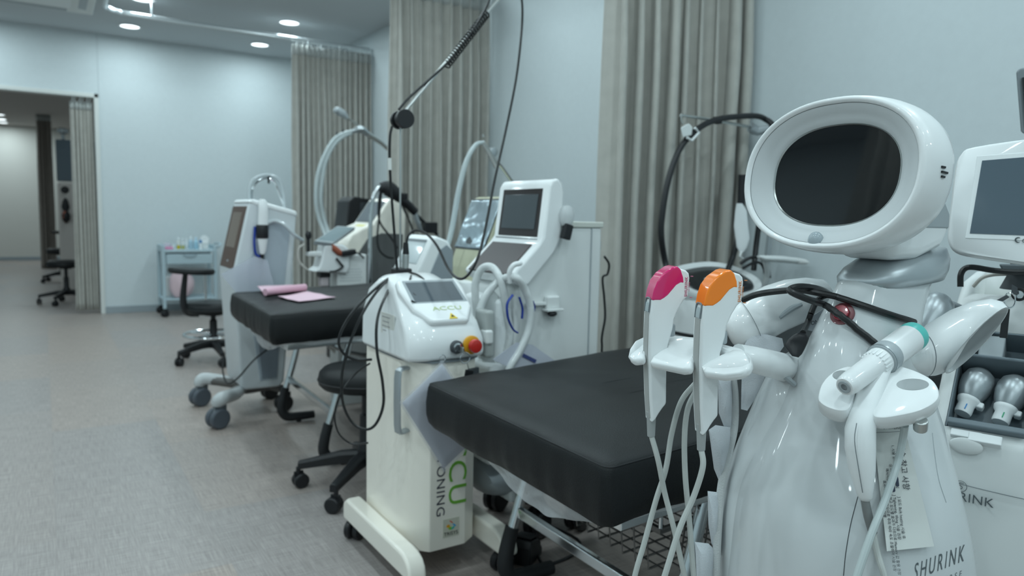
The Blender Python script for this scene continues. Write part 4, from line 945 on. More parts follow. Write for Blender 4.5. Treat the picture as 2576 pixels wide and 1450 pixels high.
# white cloth organiser hanging beside the bell
og = thing('cloth_organiser', 'white cotton pocket organiser hanging below the tray beside the bell', 'organiser', Matrix.Translation(PD(1815, 1400, 1.22)))
def DP(c_, p, s, d):
    q_, n_ = hit(body_tree, c_.x+(p.x-c_.x)*s, c_.y+(p.y-c_.y)*s); return d if q_ is None else min(d, (q_-CAM).dot(F)-.008)
def cloth(pix, d, name, th=.003, m_=FABRIC, bulge=.01):
    pts = [Vector((p[0], p[1], 0)) for p in pix]
    c_ = sum(pts, Vector())/len(pts); rings = []
    for k_, s in enumerate((1.0, .93, .75, .45, .12)):
        rings.append([PD(c_.x+(p.x-c_.x)*s, c_.y+(p.y-c_.y)*s, DP(c_, p, s, d)-bulge*(1-s**2)+.003*noise.noise(Vector((p.x*.02, p.y*.02, k_)))) for p in pts])
    rb = [[PD(c_.x+(p.x-c_.x)*s, c_.y+(p.y-c_.y)*s, DP(c_, p, s, d)+th) for p in pts] for s in (.12, .99)]
    return MB().loft(rb[::1]+rings, True, True).build(name, m_, og, smooth=50)
cloth([(1872, 870), (1888, 838), (1930, 842), (1968, 852), (1972, 872), (1938, 920), (1916, 970), (1896, 1010), (1880, 1034), (1864, 1030), (1866, 940)], 1.215, 'upper_pocket', bulge=.004)
cloth([(1806, 950), (1840, 945), (1842, 1000), (1840, 1078), (1822, 1076), (1808, 1040)], 1.235, 'pocket', bulge=.012)
cloth([(1783, 1082), (1800, 1070), (1838, 1076), (1836, 1140), (1826, 1200), (1814, 1224), (1796, 1180)], 1.23, 'pocket', bulge=.014)
cloth([(1780, 1236), (1813, 1240), (1812, 1330), (1808, 1392), (1790, 1370), (1782, 1320)], 1.225, 'pocket', bulge=.014)
cloth([(1748, 1364), (1782, 1368), (1798, 1384), (1800, 1440), (1798, 1500), (1755, 1500)], 1.22, 'pocket', bulge=.012)
MB().tube([PD(1842, 940, 1.236), PD(1848, 1000, 1.238), PD(1846, 1080, 1.236), PD(1828, 1160, 1.226), PD(1814, 1230, 1.222), PD(1806, 1330, 1.216), PD(1800, 1460, 1.212)], .0085, 10, 6, flat=.45).build('edge_strap', mat('strap_cotton', (.50, .52, .52), .9, bump=.4, bscale=400), og)
# ------------------------------------------------------------------ second ultrasound machine with cartridge tray
KO = Vector((1.352, .655, 0)); KL = Vector((.31, -.95, 0)).normalized(); KB = Vector((.95, .31, 0)).normalized()
MK = axes(KO, KL, KB)                       # x lateral, y back, z up
hif = thing('cartridge_ultrasound_machine', 'white machine with a rectangular touch monitor and a grey cartridge tray', 'beauty machine', MK)
prof = [(0, .10), (-.004, .40), (0, .68), (.006, .715), (.018, .742), (.140, .878), (.215, .955), (.28, .988), (.46, 1.0), (.50, .96), (.50, .10)]
lat = [(-.022, .93), (-.012, .985), (.01, 1.0), (.12, 1.0), (.22, 1.0), (.262, .985), (.278, .93)]
MB(MK).loft([[Vector((x, .25+(y-.25)*k, z)) for y, z in prof] for x, k in lat]).build('body', OFFW, hif, bevel=.008, seg=3, smooth=40)
kob = hif.children[0]
sd = Vector((0, math.cos(math.radians(48)), math.sin(math.radians(48)))); sn = Vector((0, -sd.z, sd.y))
S0 = Vector((0, .018, .742))
LS = MK @ axes(S0, (1, 0, 0), sd)            # slope frame: x lateral, y up the slope, z out
TRAY = mat('blue_grey_tray', (.16, .20, .225), .45)
def slope_box(x0, x1, y0, y1, z0, z1): return MB(LS).bb((x0, y0, z0), (x1, y1, z1))
cutout(kob, slope_box(.001, .1255, -.004, .215, -.065, .05))
cutout(kob, MB(MK).bb((.0, .235, .93), (.11, .44, 1.1)))
def slope_part(boxes, name, m_, bevel=.003):
    o = MB(LS)
    for b_ in boxes: o.bb((b_[0], b_[2], b_[4]), (b_[1], b_[3], b_[5]))
    return o.build(name, m_, hif, bevel=bevel)
slope_part([(.0015, .125, -.0035, .2145, -.064, -.0585), (.0015, .0045, -.0035, .2145, -.06, -.001), (.122, .125, -.0035, .2145, -.06, -.001), (.0015, .125, .211, .2145, -.06, -.001)], 'tray_well', TRAY, .001)
slope_part([(.0046, .1219, -.0034, .010, -.058, .012)], 'tray_front_wall', TRAY, .004)
slope_part([(.0046, .1219, .146, .153, -.058, .010)], 'tray_divider', TRAY, .004)
slope_part([(.030, .070, .155, .208, -.058, -.004)], 'tray_block', LGREY, .004)
MB(MK).bb((.001, .236, .930), (.109, .439, .936)).build('holder_recess', mat('cream_recess', (.50, .53, .46), .5), hif)
slope_part([(.012, .06, -.022, -.008, -.012, .003), (.04, .09, -.028, -.010, -.012, .005)], 'front_ledge', WHITE2, .002)
MB(MK).ball((.038, -.001, .712), (.026, .005, .015), 24).build('thumb_notch', OFFW, hif)
MB(MK).tube([(-.02, -.004, .645), (.10, -.0045, .640), (.25, -.0045, .640)], .0007, 6, 4).build('panel_seam', MGREY, hif)
PR = mat('grey_logo_print', (.10, .12, .13), .5)
Lf = axes(onplane(2418, 1251, KO-KB*.0045, KB), KL, (0, 0, 1))
text('SHURINK', .0225, Lf, PR, hif, spacing=1.05)
c0 = onplane(2416, 1224, KO-KB*.0045, KB)
MB().tube([c0+KL*.0098*math.cos(q*math.pi/12)+Vector((0, 0, .0098*math.sin(q*math.pi/12))) for q in range(24)], .0005, 6, 1, True).build('logo_ring', PR, hif)
MB().tube([c0+KL*a_+Vector((0, 0, b_)) for a_, b_ in ((.005, .0062), (-.001, .006), (-.003, .003), (.002, 0), (.0025, -.0035), (-.003, -.0065))], .0006, 6, 5).build('logo_curve', PR, hif)
# monitor
mn = Vector((-.93, -.35, .1)).normalized(); MP = Vector((1.42, .66, 1.13))
def mo(px, off=0.0): return [onplane(x, y, MP, mn)+mn*off for x, y in px]
ou = crom([Vector((x, y, 0)) for x, y in [(2450, 368), (2418, 384), (2402, 420), (2392, 500), (2383, 580), (2386, 612), (2404, 634), (2450, 646), (2600, 668), (2750, 690), (2790, 670), (2800, 500), (2800, 360), (2770, 332), (2600, 346)]], 3, True)
ou = [(p.x, p.y) for p in ou]
mc = sum((Vector((p[0], p[1], 0)) for p in ou), Vector())/len(ou)
def msc(k): return [(mc.x+(x-mc.x)*k, mc.y+(y-mc.y)*k) for x, y in ou]
MB().loft([mo(msc(.80), -.085), mo(msc(.93), -.075), mo(msc(1.0), -.045), mo(msc(1.01), -.020), mo(msc(.99), -.004), mo(msc(.965), .001)]).build('monitor_housing', WHITE, hif, smooth=60)
MB().loft([mo([(2458, 393), (2428, 600), (2720, 612), (2745, 372)], 0.0), mo([(2458, 393), (2428, 600), (2720, 612), (2745, 372)], .0022)]).build('monitor_bezel', WHITE2, hif, bevel=.0012)
MB().loft([mo([(2471, 405), (2440, 588), (2710, 598), (2732, 384)], .0015), mo([(2471, 405), (2440, 588), (2710, 598), (2732, 384)], .0030)]).build('touch_screen', mat('slate_screen', (.09, .125, .155), .16, coat=.6), hif)
Lm = axes(mo([(2556, 606)], .0028)[0], onplane(2600, 608, MP, mn)-onplane(2556, 606, MP, mn), (0, 0, 1))
text('CLASSYS', .0105, Lm @ T(.0085, 0, 0), PR, hif, align='LEFT')
cp = mo([(2562, 604)], .0028)[0]
mlx = (onplane(2600, 608, MP, mn)-onplane(2556, 606, MP, mn)).normalized()
MB().tube([cp+mlx*.0042*math.cos(a_)+Vector((0, 0, .0042*math.sin(a_))) for a_ in (.9, 1.6, 2.4, 3.1, 3.9, 4.7, 5.4)], [.0003, .0011, .0014, .0011, .0003], 6, 3).build('logo_crescent', PR, hif)
MB().loft([mo([(2526, 371), (2534, 356), (2600, 350), (2600, 368)], -.012), mo([(2526, 371), (2534, 356), (2600, 350), (2600, 368)], -.0035)]).build('top_sticker', mat('sticker_pale', (.60, .63, .63), .6), hif)
MB().loft([ringax(PD(2590, 655, 1.42), KL*.03, KB*.03, 20), ringax(PD(2590, 690, 1.42), KL*.035, KB*.03, 20), ringax(PD(2590, 730, 1.43), KL*.05, KB*.04, 20)]).build('monitor_stem', DGREY, hif)
MB().loft([[PD(x, y, d_) for x, y in ((2512, 664), (2580, 666), (2590, 690), (2524, 686))] for d_ in (1.40, 1.43)]).build('stem_bracket', MGREY, hif, bevel=.004)
MB().tube([PD(2416, 722, 1.40), PD(2417, 692, 1.40), PD(2428, 676, 1.40), PD(2450, 673, 1.39), PD(2500, 681, 1.385), PD(2560, 685, 1.385), PD(2640, 680, 1.39)], .0055, 10, 6).build('monitor_cable', CORD, hif)
MB().tube([PD(2448, 722, 1.45), PD(2470, 700, 1.44), PD(2500, 692, 1.44), PD(2540, 690, 1.44)], .0035, 8, 5).build('thin_cable', mat('beige_cord', (.52, .50, .46), .5), hif)
kp = PD(2564, 741, 1.30)
MB(axes(kp, KL, (0, 0, 1))).lathe([(.012, -.004), (.012, .004), (.010, .006), (.004, .006)], n=22).build('key_lock', BLACK, hif)
MB(axes(kp, KL, (0, 0, 1))).lathe([(.0075, .0062), (.0065, .0075), (.002, .0075)], n=18).build('lock_barrel', CHROME, hif)
keys = thing('key_ring', 'keys on a ring with a dark fob hanging from the machine lock', 'keys', Matrix.Translation(PD(2540, 765, 1.285)))
MB().loft([[PD(x, y, d_) for x, y in ((2545, 716), (2560, 724), (2560, 744), (2544, 738))] for d_ in (1.284, 1.287)]).build('key_bow', DGREY, keys, bevel=.001)
MB().tube([PD(2540+14*math.cos(q*math.pi/6), 756+19*math.sin(q*math.pi/6), 1.284) for q in range(12)], .0012, 6, 2, True).build('ring', CHROME, keys)
MB().loft([[PD(x, y, d_) for x, y in ((2506, 756), (2532, 742), (2540, 748), (2514, 764))] for d_ in (1.278, 1.283)]).build('fob', DGREY, keys, bevel=.001)
MB().loft([[PD(x, y, d_) for x, y in ((2522, 775), (2541, 778), (2534, 852), (2514, 850))] for d_ in (1.287, 1.290)]).build('strap', BLACK, keys, bevel=.001)
# cartridges in the tray
def cartridge(px0, px1, label, c):
    p0 = onplane(*px0, LS.translation+LS.to_3x3().col[2]*-.033, LS.to_3x3().col[2]); p1 = onplane(*px1, LS.translation+LS.to_3x3().col[2]*-.0305, LS.to_3x3().col[2])
    ax2 = (p1-p0).normalized(); LL = axes(p0, KL, ax2.cross(KL)*-1)
    zc = LL.to_3x3().col[2]
    LL = axes(p0, KL-ax2*KL.dot(ax2), ax2.cross(KL)) if True else LL
    if LL.to_3x3().col[2].dot(ax2) < 0: LL = axes(p0, -(KL-ax2*KL.dot(ax2)), ax2.cross(KL))
    t = thing('treatment_cartridge', label, 'cartridge', Matrix.Translation(p0), 'cartridges in the tray')
    MB(LL).lathe([(.008, -.014), (.0135, -.014), (.0145, -.010), (.014, .006), (.0182, .012), (.0195, .018), (.0185, .020)], n=28).build('white_nozzle', WHITE2, t, smooth=45)
    MB(LL).box((.020, .004, .013), (.012, .016, .012)).build('side_lug', WHITE2, t, bevel=.003)
    MB(LL).lathe([(.0187, .019), (.0197, .021), (.0245, .034), (.0272, .048), (.0272, .062), (.0235, .075), (.014, .084), (.004, .086)], n=32).build('silver_head', SILVER, t, smooth=60)
    v = (CAM-p0); v = (v-ax2*v.dot(ax2)).normalized()
    MB().box(p0+v*.0146+ax2*-.004, (.0018, .0018, .011), axes(p0, v, ax2.cross(v))).build('colour_mark', c, t)
    return t
cartridge((2428, 1026), (2466, 948), 'silver cartridge with a blue mark on its white nozzle, in the grey tray', mat('blue_mark', (.02, .22, .55), .4))
cartridge((2522, 1048), (2556, 966), 'silver cartridge with a green mark on its white nozzle, in the grey tray', mat('green_mark', (.02, .32, .15), .4))
sh = thing('silver_handpiece', 'silver rounded handpiece lying in the cream recess behind the cup holder', 'handpiece', Matrix.Translation(PD(2370, 800, 1.36)))
MB().loft([ringax(PD(x, y, d_), imgdir(.75, .6)*r_, imgdir(.1, -.3, .95)*r_, 22) for x, y, d_, r_ in ((2290, 880, 1.40, .026), (2325, 830, 1.40, .030), (2352, 790, 1.40, .031), (2370, 762, 1.40, .028), (2380, 750, 1.40, .018), (2384, 745, 1.40, .006))]).build('barrel', SILVER, sh, smooth=60)
MB().loft([ringax(PD(x, y, 1.43), imgdir(.9, .3)*r_, imgdir(0, -.3, .95)*r_, 18) for x, y, r_ in ((2372, 775, .02), (2390, 762, .022), (2402, 762, .016), (2406, 764, .005))]).build('dark_tip', MGREY, sh, smooth=60)

# ------------------------------------------------------------------ large white laser beside the curtain
MBG = T(1.40, 2.1, 0)
big = thing('picosecond_laser', 'large white laser cabinet with a brown-framed tilted screen and wrapped hoses', 'laser machine', MBG)
y0, y1 = 1.93, 2.215
Lx0 = axes((0, 0, 0), (1, 0, 0), (0, 0, 1))
MB().prism([(1.26, .16), (1.612, .16), (1.612, 1.070), (1.41, 1.070), (1.39, .99), (1.29, .89), (1.26, .86)], -(y1+.01), -(y0+.008), Lx0).build('cabinet', OFFW, big, bevel=.010)
MB().bb((1.40, y0+.004, 1.068), (1.616, y1+.024, 1.088)).build('cabinet_lid', mat('cream_lid', (.60, .62, .57), .5), big, bevel=.004)
MB().bb((1.563, y0+.004, .17), (1.566, y0+.012, 1.066)).build('panel_seam', LGREY, big)
hp_ = [(1.232, .912), (1.255, .885), (1.30, .88), (1.40, .985), (1.425, 1.03), (1.432, 1.18), (1.425, 1.212), (1.405, 1.228), (1.385, 1.222), (1.372, 1.20), (1.352, 1.035), (1.335, 1.012)]
Lx = axes((0, 0, 0), (1, 0, 0), (0, 0, 1))
MB().prism(hp_, -(y1+.012), -(y0-.012), Lx).build('head_frame', WHITE, big, bevel=.016, seg=4) 
def pv(x, y, z): return Vector((x, y, z))
BRN = mat('brown_glass', (.040, .032, .032), .10, coat=.6)
BRN2 = mat('brown_console', (.055, .044, .045), .35)
def quad_slab(ps, t_, name, m_, par, bev=.001):
    n_ = (ps[1]-ps[0]).cross(ps[3]-ps[0]).normalized()
    if n_.dot(CAM-ps[0]) < 0: n_ = -n_
    return MB().loft([[p-n_*.003 for p in ps], [p+n_*t_ for p in ps]]).build(name, m_, par, bevel=bev)
quad_slab([pv(1.373, y0+.022, 1.195), pv(1.373, y1-.02, 1.195), pv(1.352, y1-.02, 1.035), pv(1.352, y0+.022, 1.035)], .002, 'screen_frame', BRN, big, .004)
quad_slab([pv(1.369, y0+.042, 1.175), pv(1.369, y1-.04, 1.175), pv(1.354, y1-.04, 1.060), pv(1.354, y0+.042, 1.060)], .004, 'display', mat('filmed_display', (.075, .09, .10), .2, coat=.6, bump=.6, bscale=25), big)
quad_slab([pv(1.350, y0+.014, 1.030), pv(1.350, y1-.012, 1.030), pv(1.347, y1-.012, 1.022), pv(1.347, y0+.014, 1.022)], .003, 'chrome_strip', CHROME, big)
quad_slab([pv(1.333, y0+.022, 1.011), pv(1.333, y1-.02, 1.011), pv(1.2335, y1-.02, .9145), pv(1.2335, y0+.022, .9145)], .004, 'console_panel', BRN2, big, .004)
quad_slab([pv(1.292, y0+.13, .967), pv(1.292, y1-.11, .967), pv(1.286, y1-.11, .961), pv(1.286, y0+.13, .961)], .0028, 'console_badge', LGREY, big)
MB().bb((1.612, y0+.06, .985), (1.655, y1-.04, 1.025)).build('rear_handle', LGREY, big, bevel=.006)
MB().tube([PY(1520, 645, 2.0), PY(1532, 665, 2.0), PY(1528, 690, 2.0), PY(1516, 700, 2.0), PY(1520, 750, 2.0), PY(1522, 800, 2.0), PY(1514, 850, 2.0), PY(1513, 900, 2.0), pv(1.66, 2.0, .3), pv(1.68, 2.02, .01)], .0042, 8, 6).build('mains_cable', CORD, big)
MB().bb((1.372, y0-.016, .800), (1.425, y0+.008, .845)).build('side_clip', OFFW, big, bevel=.008)
MB().bb((1.300, y0-.010, .815), (1.39, y0+.006, .825)).bb((1.365, y0-.03, .795), (1.43, y0+.008, .803)).build('clip_arm', OFFW, big, bevel=.002)
MB().ball((1.392, y0-.016, .786), (.018, .014, .009), 16).build('clip_knob', BLACK, big)
MB().box((1.433, y0-.028, 1.055), (.032, .022, .05), Matrix.Rotation(.25, 4, 'Y')).build('side_connector', BLACK, big, bevel=.004)
rr = []
for i, (z, r_) in enumerate(((1.075, .018), (1.09, .026), (1.11, .028), (1.13, .022), (1.14, .010))):
    rr.append([Vector((1.437+r_*math.cos(q*math.pi/8)*(1+.3*noise.noise(Vector((q, i, 3)))), y0-.02+r_*.7*math.sin(q*math.pi/8), z)) for q in range(16)])
MB().loft(rr).build('crumpled_film', mat('crumpled_film', (.70, .73, .74), .25, alpha=.6), big)
HOSE = mat('wrapped_hose', (.66, .69, .69), .18, coat=.5, bump=1.0, bscale=50)
fx = 1.95
MB().tube([PY(1216, 930, 2.05), PY(1200, 790, 2.05), PY(1196, 715, 2.05), PY(1213, 676, 2.03), PY(1240, 674, 1.99), PY(1262, 712, fx), PY(1274, 780, fx), PY(1282, 850, fx), PY(1262, 930, fx), PY(1250, 1000, fx)], .0125, 12, 6).build('hose', HOSE, big)
MB().tube([PY(1200, 800, 1.99), PY(1222, 745, 1.98), PY(1258, 706, 1.965), PY(1296, 698, 1.90), PY(1320, 728, 1.90), PY(1334, 775, 1.90), PY(1330, 830, 1.90), PY(1306, 885, 1.90), PY(1280, 930, 1.90), PY(1260, 1000, 1.91)], .0125, 12, 6).build('hose', HOSE, big)
MB().tube([PY(1284, 712, 1.915), PY(1282, 685, 1.91), PY(1292, 668, 1.905), PY(1308, 663, 1.90)], .0085, 10, 5).build('hose_hook', WHITE, big)
MB().ball(PY(1308, 663, 1.90), .0085, 10).build('hook_tip', WHITE, big)
BLUE = mat('blue_strap', (.005, .035, .28), .4)
MB().tube([PY(1290, 742, 1.895), PY(1276, 765, 1.895), PY(1278, 800, 1.895), PY(1290, 828, 1.895), PY(1302, 838, 1.895)], .0058, 8, 6, flat=.5).build('blue_strap', BLUE, big)
MB().tube([PY(1306, 748, 1.90), PY(1314, 775, 1.90), PY(1313, 802, 1.90)], .0055, 8, 5, flat=.5).build('blue_strap', BLUE, big)
MB().tube([PY(1340, 758, 1.915), PY(1344, 772, 1.915), PY(1341, 786, 1.915)], .006, 8, 5, flat=.5).build('blue_strap', BLUE, big)
MB().loft([ringax(PY(x, y, 1.99), Vector((.62, -.55, 0))*w_, Vector((.45, .5, 0))*w_*.7, 20) for x, y, w_ in ((1232, 728, .012), (1236, 745, .03), (1240, 790, .045), (1242, 840, .05), (1240, 900, .045), (1238, 960, .03))]).build('handpiece_bag', mat('bag_film', (.62, .66, .66), .2, alpha=.55, bump=1, bscale=40), big)
MB().bb((1.138, 1.905, .66), (1.170, 1.985, .81)).build('handpiece_holder', mat('grey_clear_plastic', (.46, .49, .48), .2, alpha=.8), big, bevel=.012)
MB().bb((1.135, 1.897, .705), (1.160, 1.945, .75)).build('holder_latch', OFFW, big, bevel=.008)
MB().bb((1.205, 1.955, .62), (1.275, 2.18, .84)).build('front_panel', WHITE2, big, bevel=.02)
MB().bb((1.17, y0+.0, .30), (1.30, y1+.01, .63)).build('front_lower_panel', WHITE2, big, bevel=.02)
q4 = [PY(1340, 868, 1.90), PY(1300, 862, 1.90), PY(1240, 905, 1.90), PY(1350, 960, 1.90), PY(1420, 925, 1.90)]
MB().loft([[p+Vector((0, d_, 0)) for p in q4] for d_ in (0, .002)]).build('folded_leaflet', mat('leaflet', (.52, .55, .62), .7), big)
quad_slab([PY(1314, 898, 1.898), PY(1318, 890, 1.898), PY(1350, 906, 1.898), PY(1346, 914, 1.898)], .001, 'leaflet_print', mat('leaflet_navy', (.05, .07, .2), .6), big, 0)
MB().loft([ringax(Vector((x, 2.085, z)), Vector((0, .16, 0)), Vector((0, 0, h_)), 20) for x, z, h_ in ((1.18, .25, .03), (1.22, .24, .075), (1.35, .22, .09), (1.50, .22, .09), (1.60, .24, .07))]).build('under_cowl', LGREY, big, smooth=60)
for (x, y) in ((1.40, 1.98), (1.40, 2.25), (1.56, 1.96), (1.56, 2.24)):
    MB().tube([(1.36, 2.09, .17), (x, y, .15)], .02, 8, 1).build('caster_arm', BLACK, big)
    caster(T(x, y, 0, .4), .05, big, .03)

# ------------------------------------------------------------------ laser with brown screen beyond the second bed
ML = T(.98, 4.16, 0)
las = thing('tilted_screen_laser', 'white laser with a tall brown slanted screen and plastic-wrapped caster legs', 'laser machine', ML)
ya, yb = 3.975, 4.34
fp = [(.858, .17), (.875, .145), (1.06, .145), (1.085, .17), (1.12, .55), (1.16, 1.075), (1.155, 1.10), (.945, 1.158), (.918, 1.150), (.905, 1.12), (.832, .80), (.828, .76)]
MB().prism(fp, -yb, -ya, Lx).build('cabinet', mat('laser_white', (.62, .66, .68), .4), las, bevel=.014, seg=3)
MB().prism([(.955, .19), (1.045, .19), (1.075, .55), (1.125, 1.02), (.985, 1.06), (.90, .80), (.905, .6)], -ya-.001, -ya+.004, Lx).build('side_panel', mat('blue_grey_panel', (.40, .46, .51), .5), las, bevel=.003)
MB().prism([(.965, .20), (1.045, .20), (1.06, .44), (.945, .44)], -ya+.003, -ya+.007, Lx).build('lower_side_vent', mat('slate_panel', (.20, .235, .27), .5), las, bevel=.006)
MB().prism([(.905, 1.148), (.93, 1.165), (1.16, 1.105), (1.165, 1.075), (.95, 1.13)], -yb-.004, -ya+.006, Lx).build('top_cowl', WHITE, las, bevel=.010)
def lp(t, y): return Vector((.905+(.832-.905)*t, y, 1.12+(.80-1.12)*t))
quad_slab([lp(-.02, ya+.022), lp(-.02, yb-.02), lp(1.02, yb-.02), lp(1.02, ya+.022)], .004, 'screen_frame', mat('bronze_frame', (.085, .045, .032), .35, coat=.3), las, .006)
quad_slab([lp(.09, ya+.085), lp(.09, yb-.07), lp(.68, yb-.07), lp(.68, ya+.085)], .0055, 'display', mat('bronze_screen', (.21, .165, .138), .25, coat=.5), las, .001)
quad_slab([lp(.89, ya+.16), lp(.89, yb-.17), lp(.92, yb-.17), lp(.92, ya+.16)], .0052, 'badge', LGREY, las, 0)
hx_, hy_ = .972, ya-.022
MB().loft([sering((hx_+dx, hy_, z), a_, b_, 2.6, 20) for z, a_, b_, dx in ((.875, .012, .012, -.002), (.89, .018, .016, 0), (.95, .026, .02, 0), (1.0, .027, .021, .002), (1.10, .025, .02, .006), (1.15, .022, .018, .004), (1.165, .012, .010, .002))]).build('applicator', WHITE, las, smooth=50)
MB().loft([sering((hx_, hy_, z), a_, a_*.85, 2.4, 20) for z, a_ in ((.958, .0275), (.965, .0305), (1.022, .0315), (1.03, .028))]).build('applicator_band', BLACK, las)
MB().tube([(hx_, hy_, .88), (hx_+.005, hy_, .80), (hx_-.002, hy_-.01, .70), (hx_+.01, hy_-.01, .5), (hx_+.06, hy_+.02, .40)], .007, 8, 5).build('applicator_cable', LGREY, las)
MB().tube([(hx_-.035, hy_+.01, 1.02), (hx_-.042, hy_, .94), (hx_-.036, hy_, .88), (hx_-.015, hy_, .86)], .0065, 8, 5).build('blue_hose', BLUE, las)
MB().tube([(hx_-.004, hy_, .88), (hx_-.004, hy_, .835)], .012, 10, 1).build('applicator_plug', BLACK, las)
Fs = [PY(555, 690, 3.93), PY(640, 645, 3.93), PY(672, 655, 3.93), PY(695, 735, 3.93), PY(600, 745, 3.93)]
MB().loft([[p+Vector((0, d_, 0)) for p in Fs] for d_ in (0, .0015)]).build('drape_film', mat('drape_film', (.62, .66, .74), .3, alpha=.45), las)
yt = 4.12
MB().tube([PY(627, 520, yt), PY(627, 480, yt), PY(638, 452, yt), PY(670, 441, yt), PY(700, 452, yt), PY(712, 485, yt), PY(717, 535, yt)], .010, 10, 6).build('hose_arch', mat('clear_hose', (.48, .53, .55), .2, coat=.5), las)
MB().tube([PY(634, 520, yt), PY(634, 484, yt), PY(645, 459, yt), PY(670, 449, yt), PY(692, 459, yt), PY(704, 490, yt), PY(722, 535, yt)], .006, 8, 6).build('hose_arch', CHROME, las)
MB().tube([PY(676, 444, yt-.012), PY(676, 462, yt-.012)], .006, 8, 1).build('hose_clip', BLACK, las)
MB().tube([PY(662, 566, 3.95), PY(690, 556, 3.95), PY(715, 566, 3.93), PY(742, 592, 3.92), PY(762, 605, 3.94)], [.012, .011, .010, .010, .009], 10, 5).build('output_hose', mat('clear_hose', (.48, .53, .55), .2, coat=.5), las)
ARM = mat('leg_taupe', (.13, .125, .12), .45)
for s, (cx, cy) in ((-1, (.715, 3.83)), (1, (.715, 4.33))):
    yc = 4.16+s*.07
    MB().tube([(1.06, yc, .13), (.93, yc, .125), (.86, yc+s*.03, .13), (.74, cy, .15)], [.024, .028, .028, .026], 12, 5).build('caster_leg', ARM, las)
    MB().tube([(.88, yc+s*.028, .132), (.82, (yc+cy)/2+s*.02, .14), (.735, cy, .152), (.712, cy, .135), (.708, cy, .115)], [.026, .033, .036, .034, .026], 12, 5).build('leg_wrap', mat('bubble_film', (.60, .63, .64), .16, alpha=.85, bump=1.0, bscale=90), las)
    caster(T(cx-.005, cy, 0, .35), .052, las, .034, wheel=mat('slate_wheel', (.085, .10, .12), .5), fork=MGREY)
for s in (-1, 1):
    MB().tube([(1.0, 4.16, .13), (1.08, 4.16+s*.15, .125)], .022, 10, 1).build('rear_leg', ARM, las); caster(T(1.09, 4.16+s*.15, 0, .2), .045, las, .03)
MB().tube([PY(565, 895, 3.97), PY(560, 930, 3.95), PY(572, 965, 3.9), PY(600, 950, 3.86), PY(640, 905, 3.85), PY(692, 866, 3.86)], .0045, 8, 6).build('mains_cable', CORD, las)

p = Vector((1.275, 1.862, 0))
fp_ = thing('foot_pedal', 'black foot pedal on the floor under the near treatment bed', 'foot pedal', T(p.x, p.y, 0, .6))
MB(WM[fp_]).prism([(-.055, 0), (.055, 0), (.055, .025), (.015, .07), (-.04, .08), (-.055, .06)], -.036, .036, Lx).build('pedal_body', BLACK, fp_, bevel=.006)
MB(WM[fp_]).prism([(-.036, .083), (.02, .070), (.056, .030), (.061, .034), (.024, .078), (-.036, .090)], -.029, .029, Lx).build('treadle', RUBBER, fp_, bevel=.0025)
MB().tube([WM[fp_] @ Vector((.04, -.02, .012)), Vector((1.30, 1.79, .005)), Vector((1.42, 1.80, .005)), Vector((1.50, 1.88, .005)), Vector((1.47, 2.08, .005))], .005, 8, 5).build('pedal_cable', CORD, fp_)
# ------------------------------------------------------------------ small machines round the second bed
def cart_machine(name, label, prof, y0, y1, m_, M, bev=.012):
    t = thing(name, label, 'beauty machine', M)
    MB().prism(prof, -y1, -y0, Lx).build('cabinet', m_, t, bevel=bev, seg=3)
    return t
# small white machine with pale screen
sm = cart_machine('pale_screen_machine', 'small white machine with a pale slanted screen behind the slim laser', [(1.345, .06), (1.418, .06), (1.420, .80), (1.418, .965), (1.40, .995), (1.345, 1.015), (1.325, 1.008), (1.258, .872), (1.262, .80), (1.30, .70), (1.345, .60)], 2.66, 2.90, WHITE2, T(1.35, 2.78, 0))
MB().prism([(1.30, .70), (1.42, .70), (1.42, .955), (1.39, .98), (1.36, .96), (1.30, .83)], -2.663, -2.656, Lx).build('side_panel', mat('blue_grey_side', (.27, .31, .34), .5), sm, bevel=.004)
def sp_(t, y): return Vector((1.325+(1.258-1.325)*t, y, 1.008+(.872-1.008)*t))
quad_slab([sp_(.08, 2.695), sp_(.08, 2.87), sp_(.80, 2.87), sp_(.80, 2.695)], .003, 'screen', mat('pale_screen', (.42, .49, .51), .2, coat=.5), sm, .003)
quad_slab([sp_(.08, 2.695), sp_(.08, 2.87), sp_(.16, 2.87), sp_(.16, 2.695)], .0036, 'screen_shade', MGREY, sm, 0)
for y in (2.70, 2.86):
    for x in (1.365, 1.405): caster(T(x, y, 0, .4), .022, sm, .018)
MB().bb((1.235, 2.74, .80), (1.27, 2.80, .845)).build('bottle_clip', WHITE2, sm, bevel=.008)
MB().tube([(1.252, 2.765, .845), (1.252, 2.765, .868)], .012, 10, 1).build('red_cap', mat('red_cap', (.5, .05, .04), .4), sm)
# beige machine with film-wrapped screen
BEIGE = mat('cream_enamel', (.50, .50, .36), .4)
be = cart_machine('film_wrapped_machine', 'cream machine with a silvery film-wrapped slanted screen and white base', [(1.50, .80), (1.70, .80), (1.735, 1.10), (1.73, 1.17), (1.66, 1.185), (1.635, 1.175), (1.548, .955), (1.515, .86)], 2.62, 2.88, BEIGE, T(1.58, 2.76, 0))
MB().loft([sering((1.60, 2.74, z), a_, b_*.9, 3.2, 40) for z, a_, b_ in ((.05, .13, .13), (.40, .135, .14), (.62, .14, .15), (.70, .145, .155), (.74, .155, .16), (.80, .158, .162), (.822, .15, .155), (.828, .10, .11))]).build('base_cabinet', WHITE2, be, smooth=60)
def bp(t, y): return Vector((1.635+(1.548-1.635)*t, y, 1.175+(.955-1.175)*t))
quad_slab([bp(.0, 2.625), bp(.0, 2.875), bp(1, 2.875), bp(1, 2.625)], .003, 'screen_frame', DGREY, be, .002)
FOIL = mat('silver_film', (.50, .60, .66), .16, metal=.75, bump=.15, bscale=14)
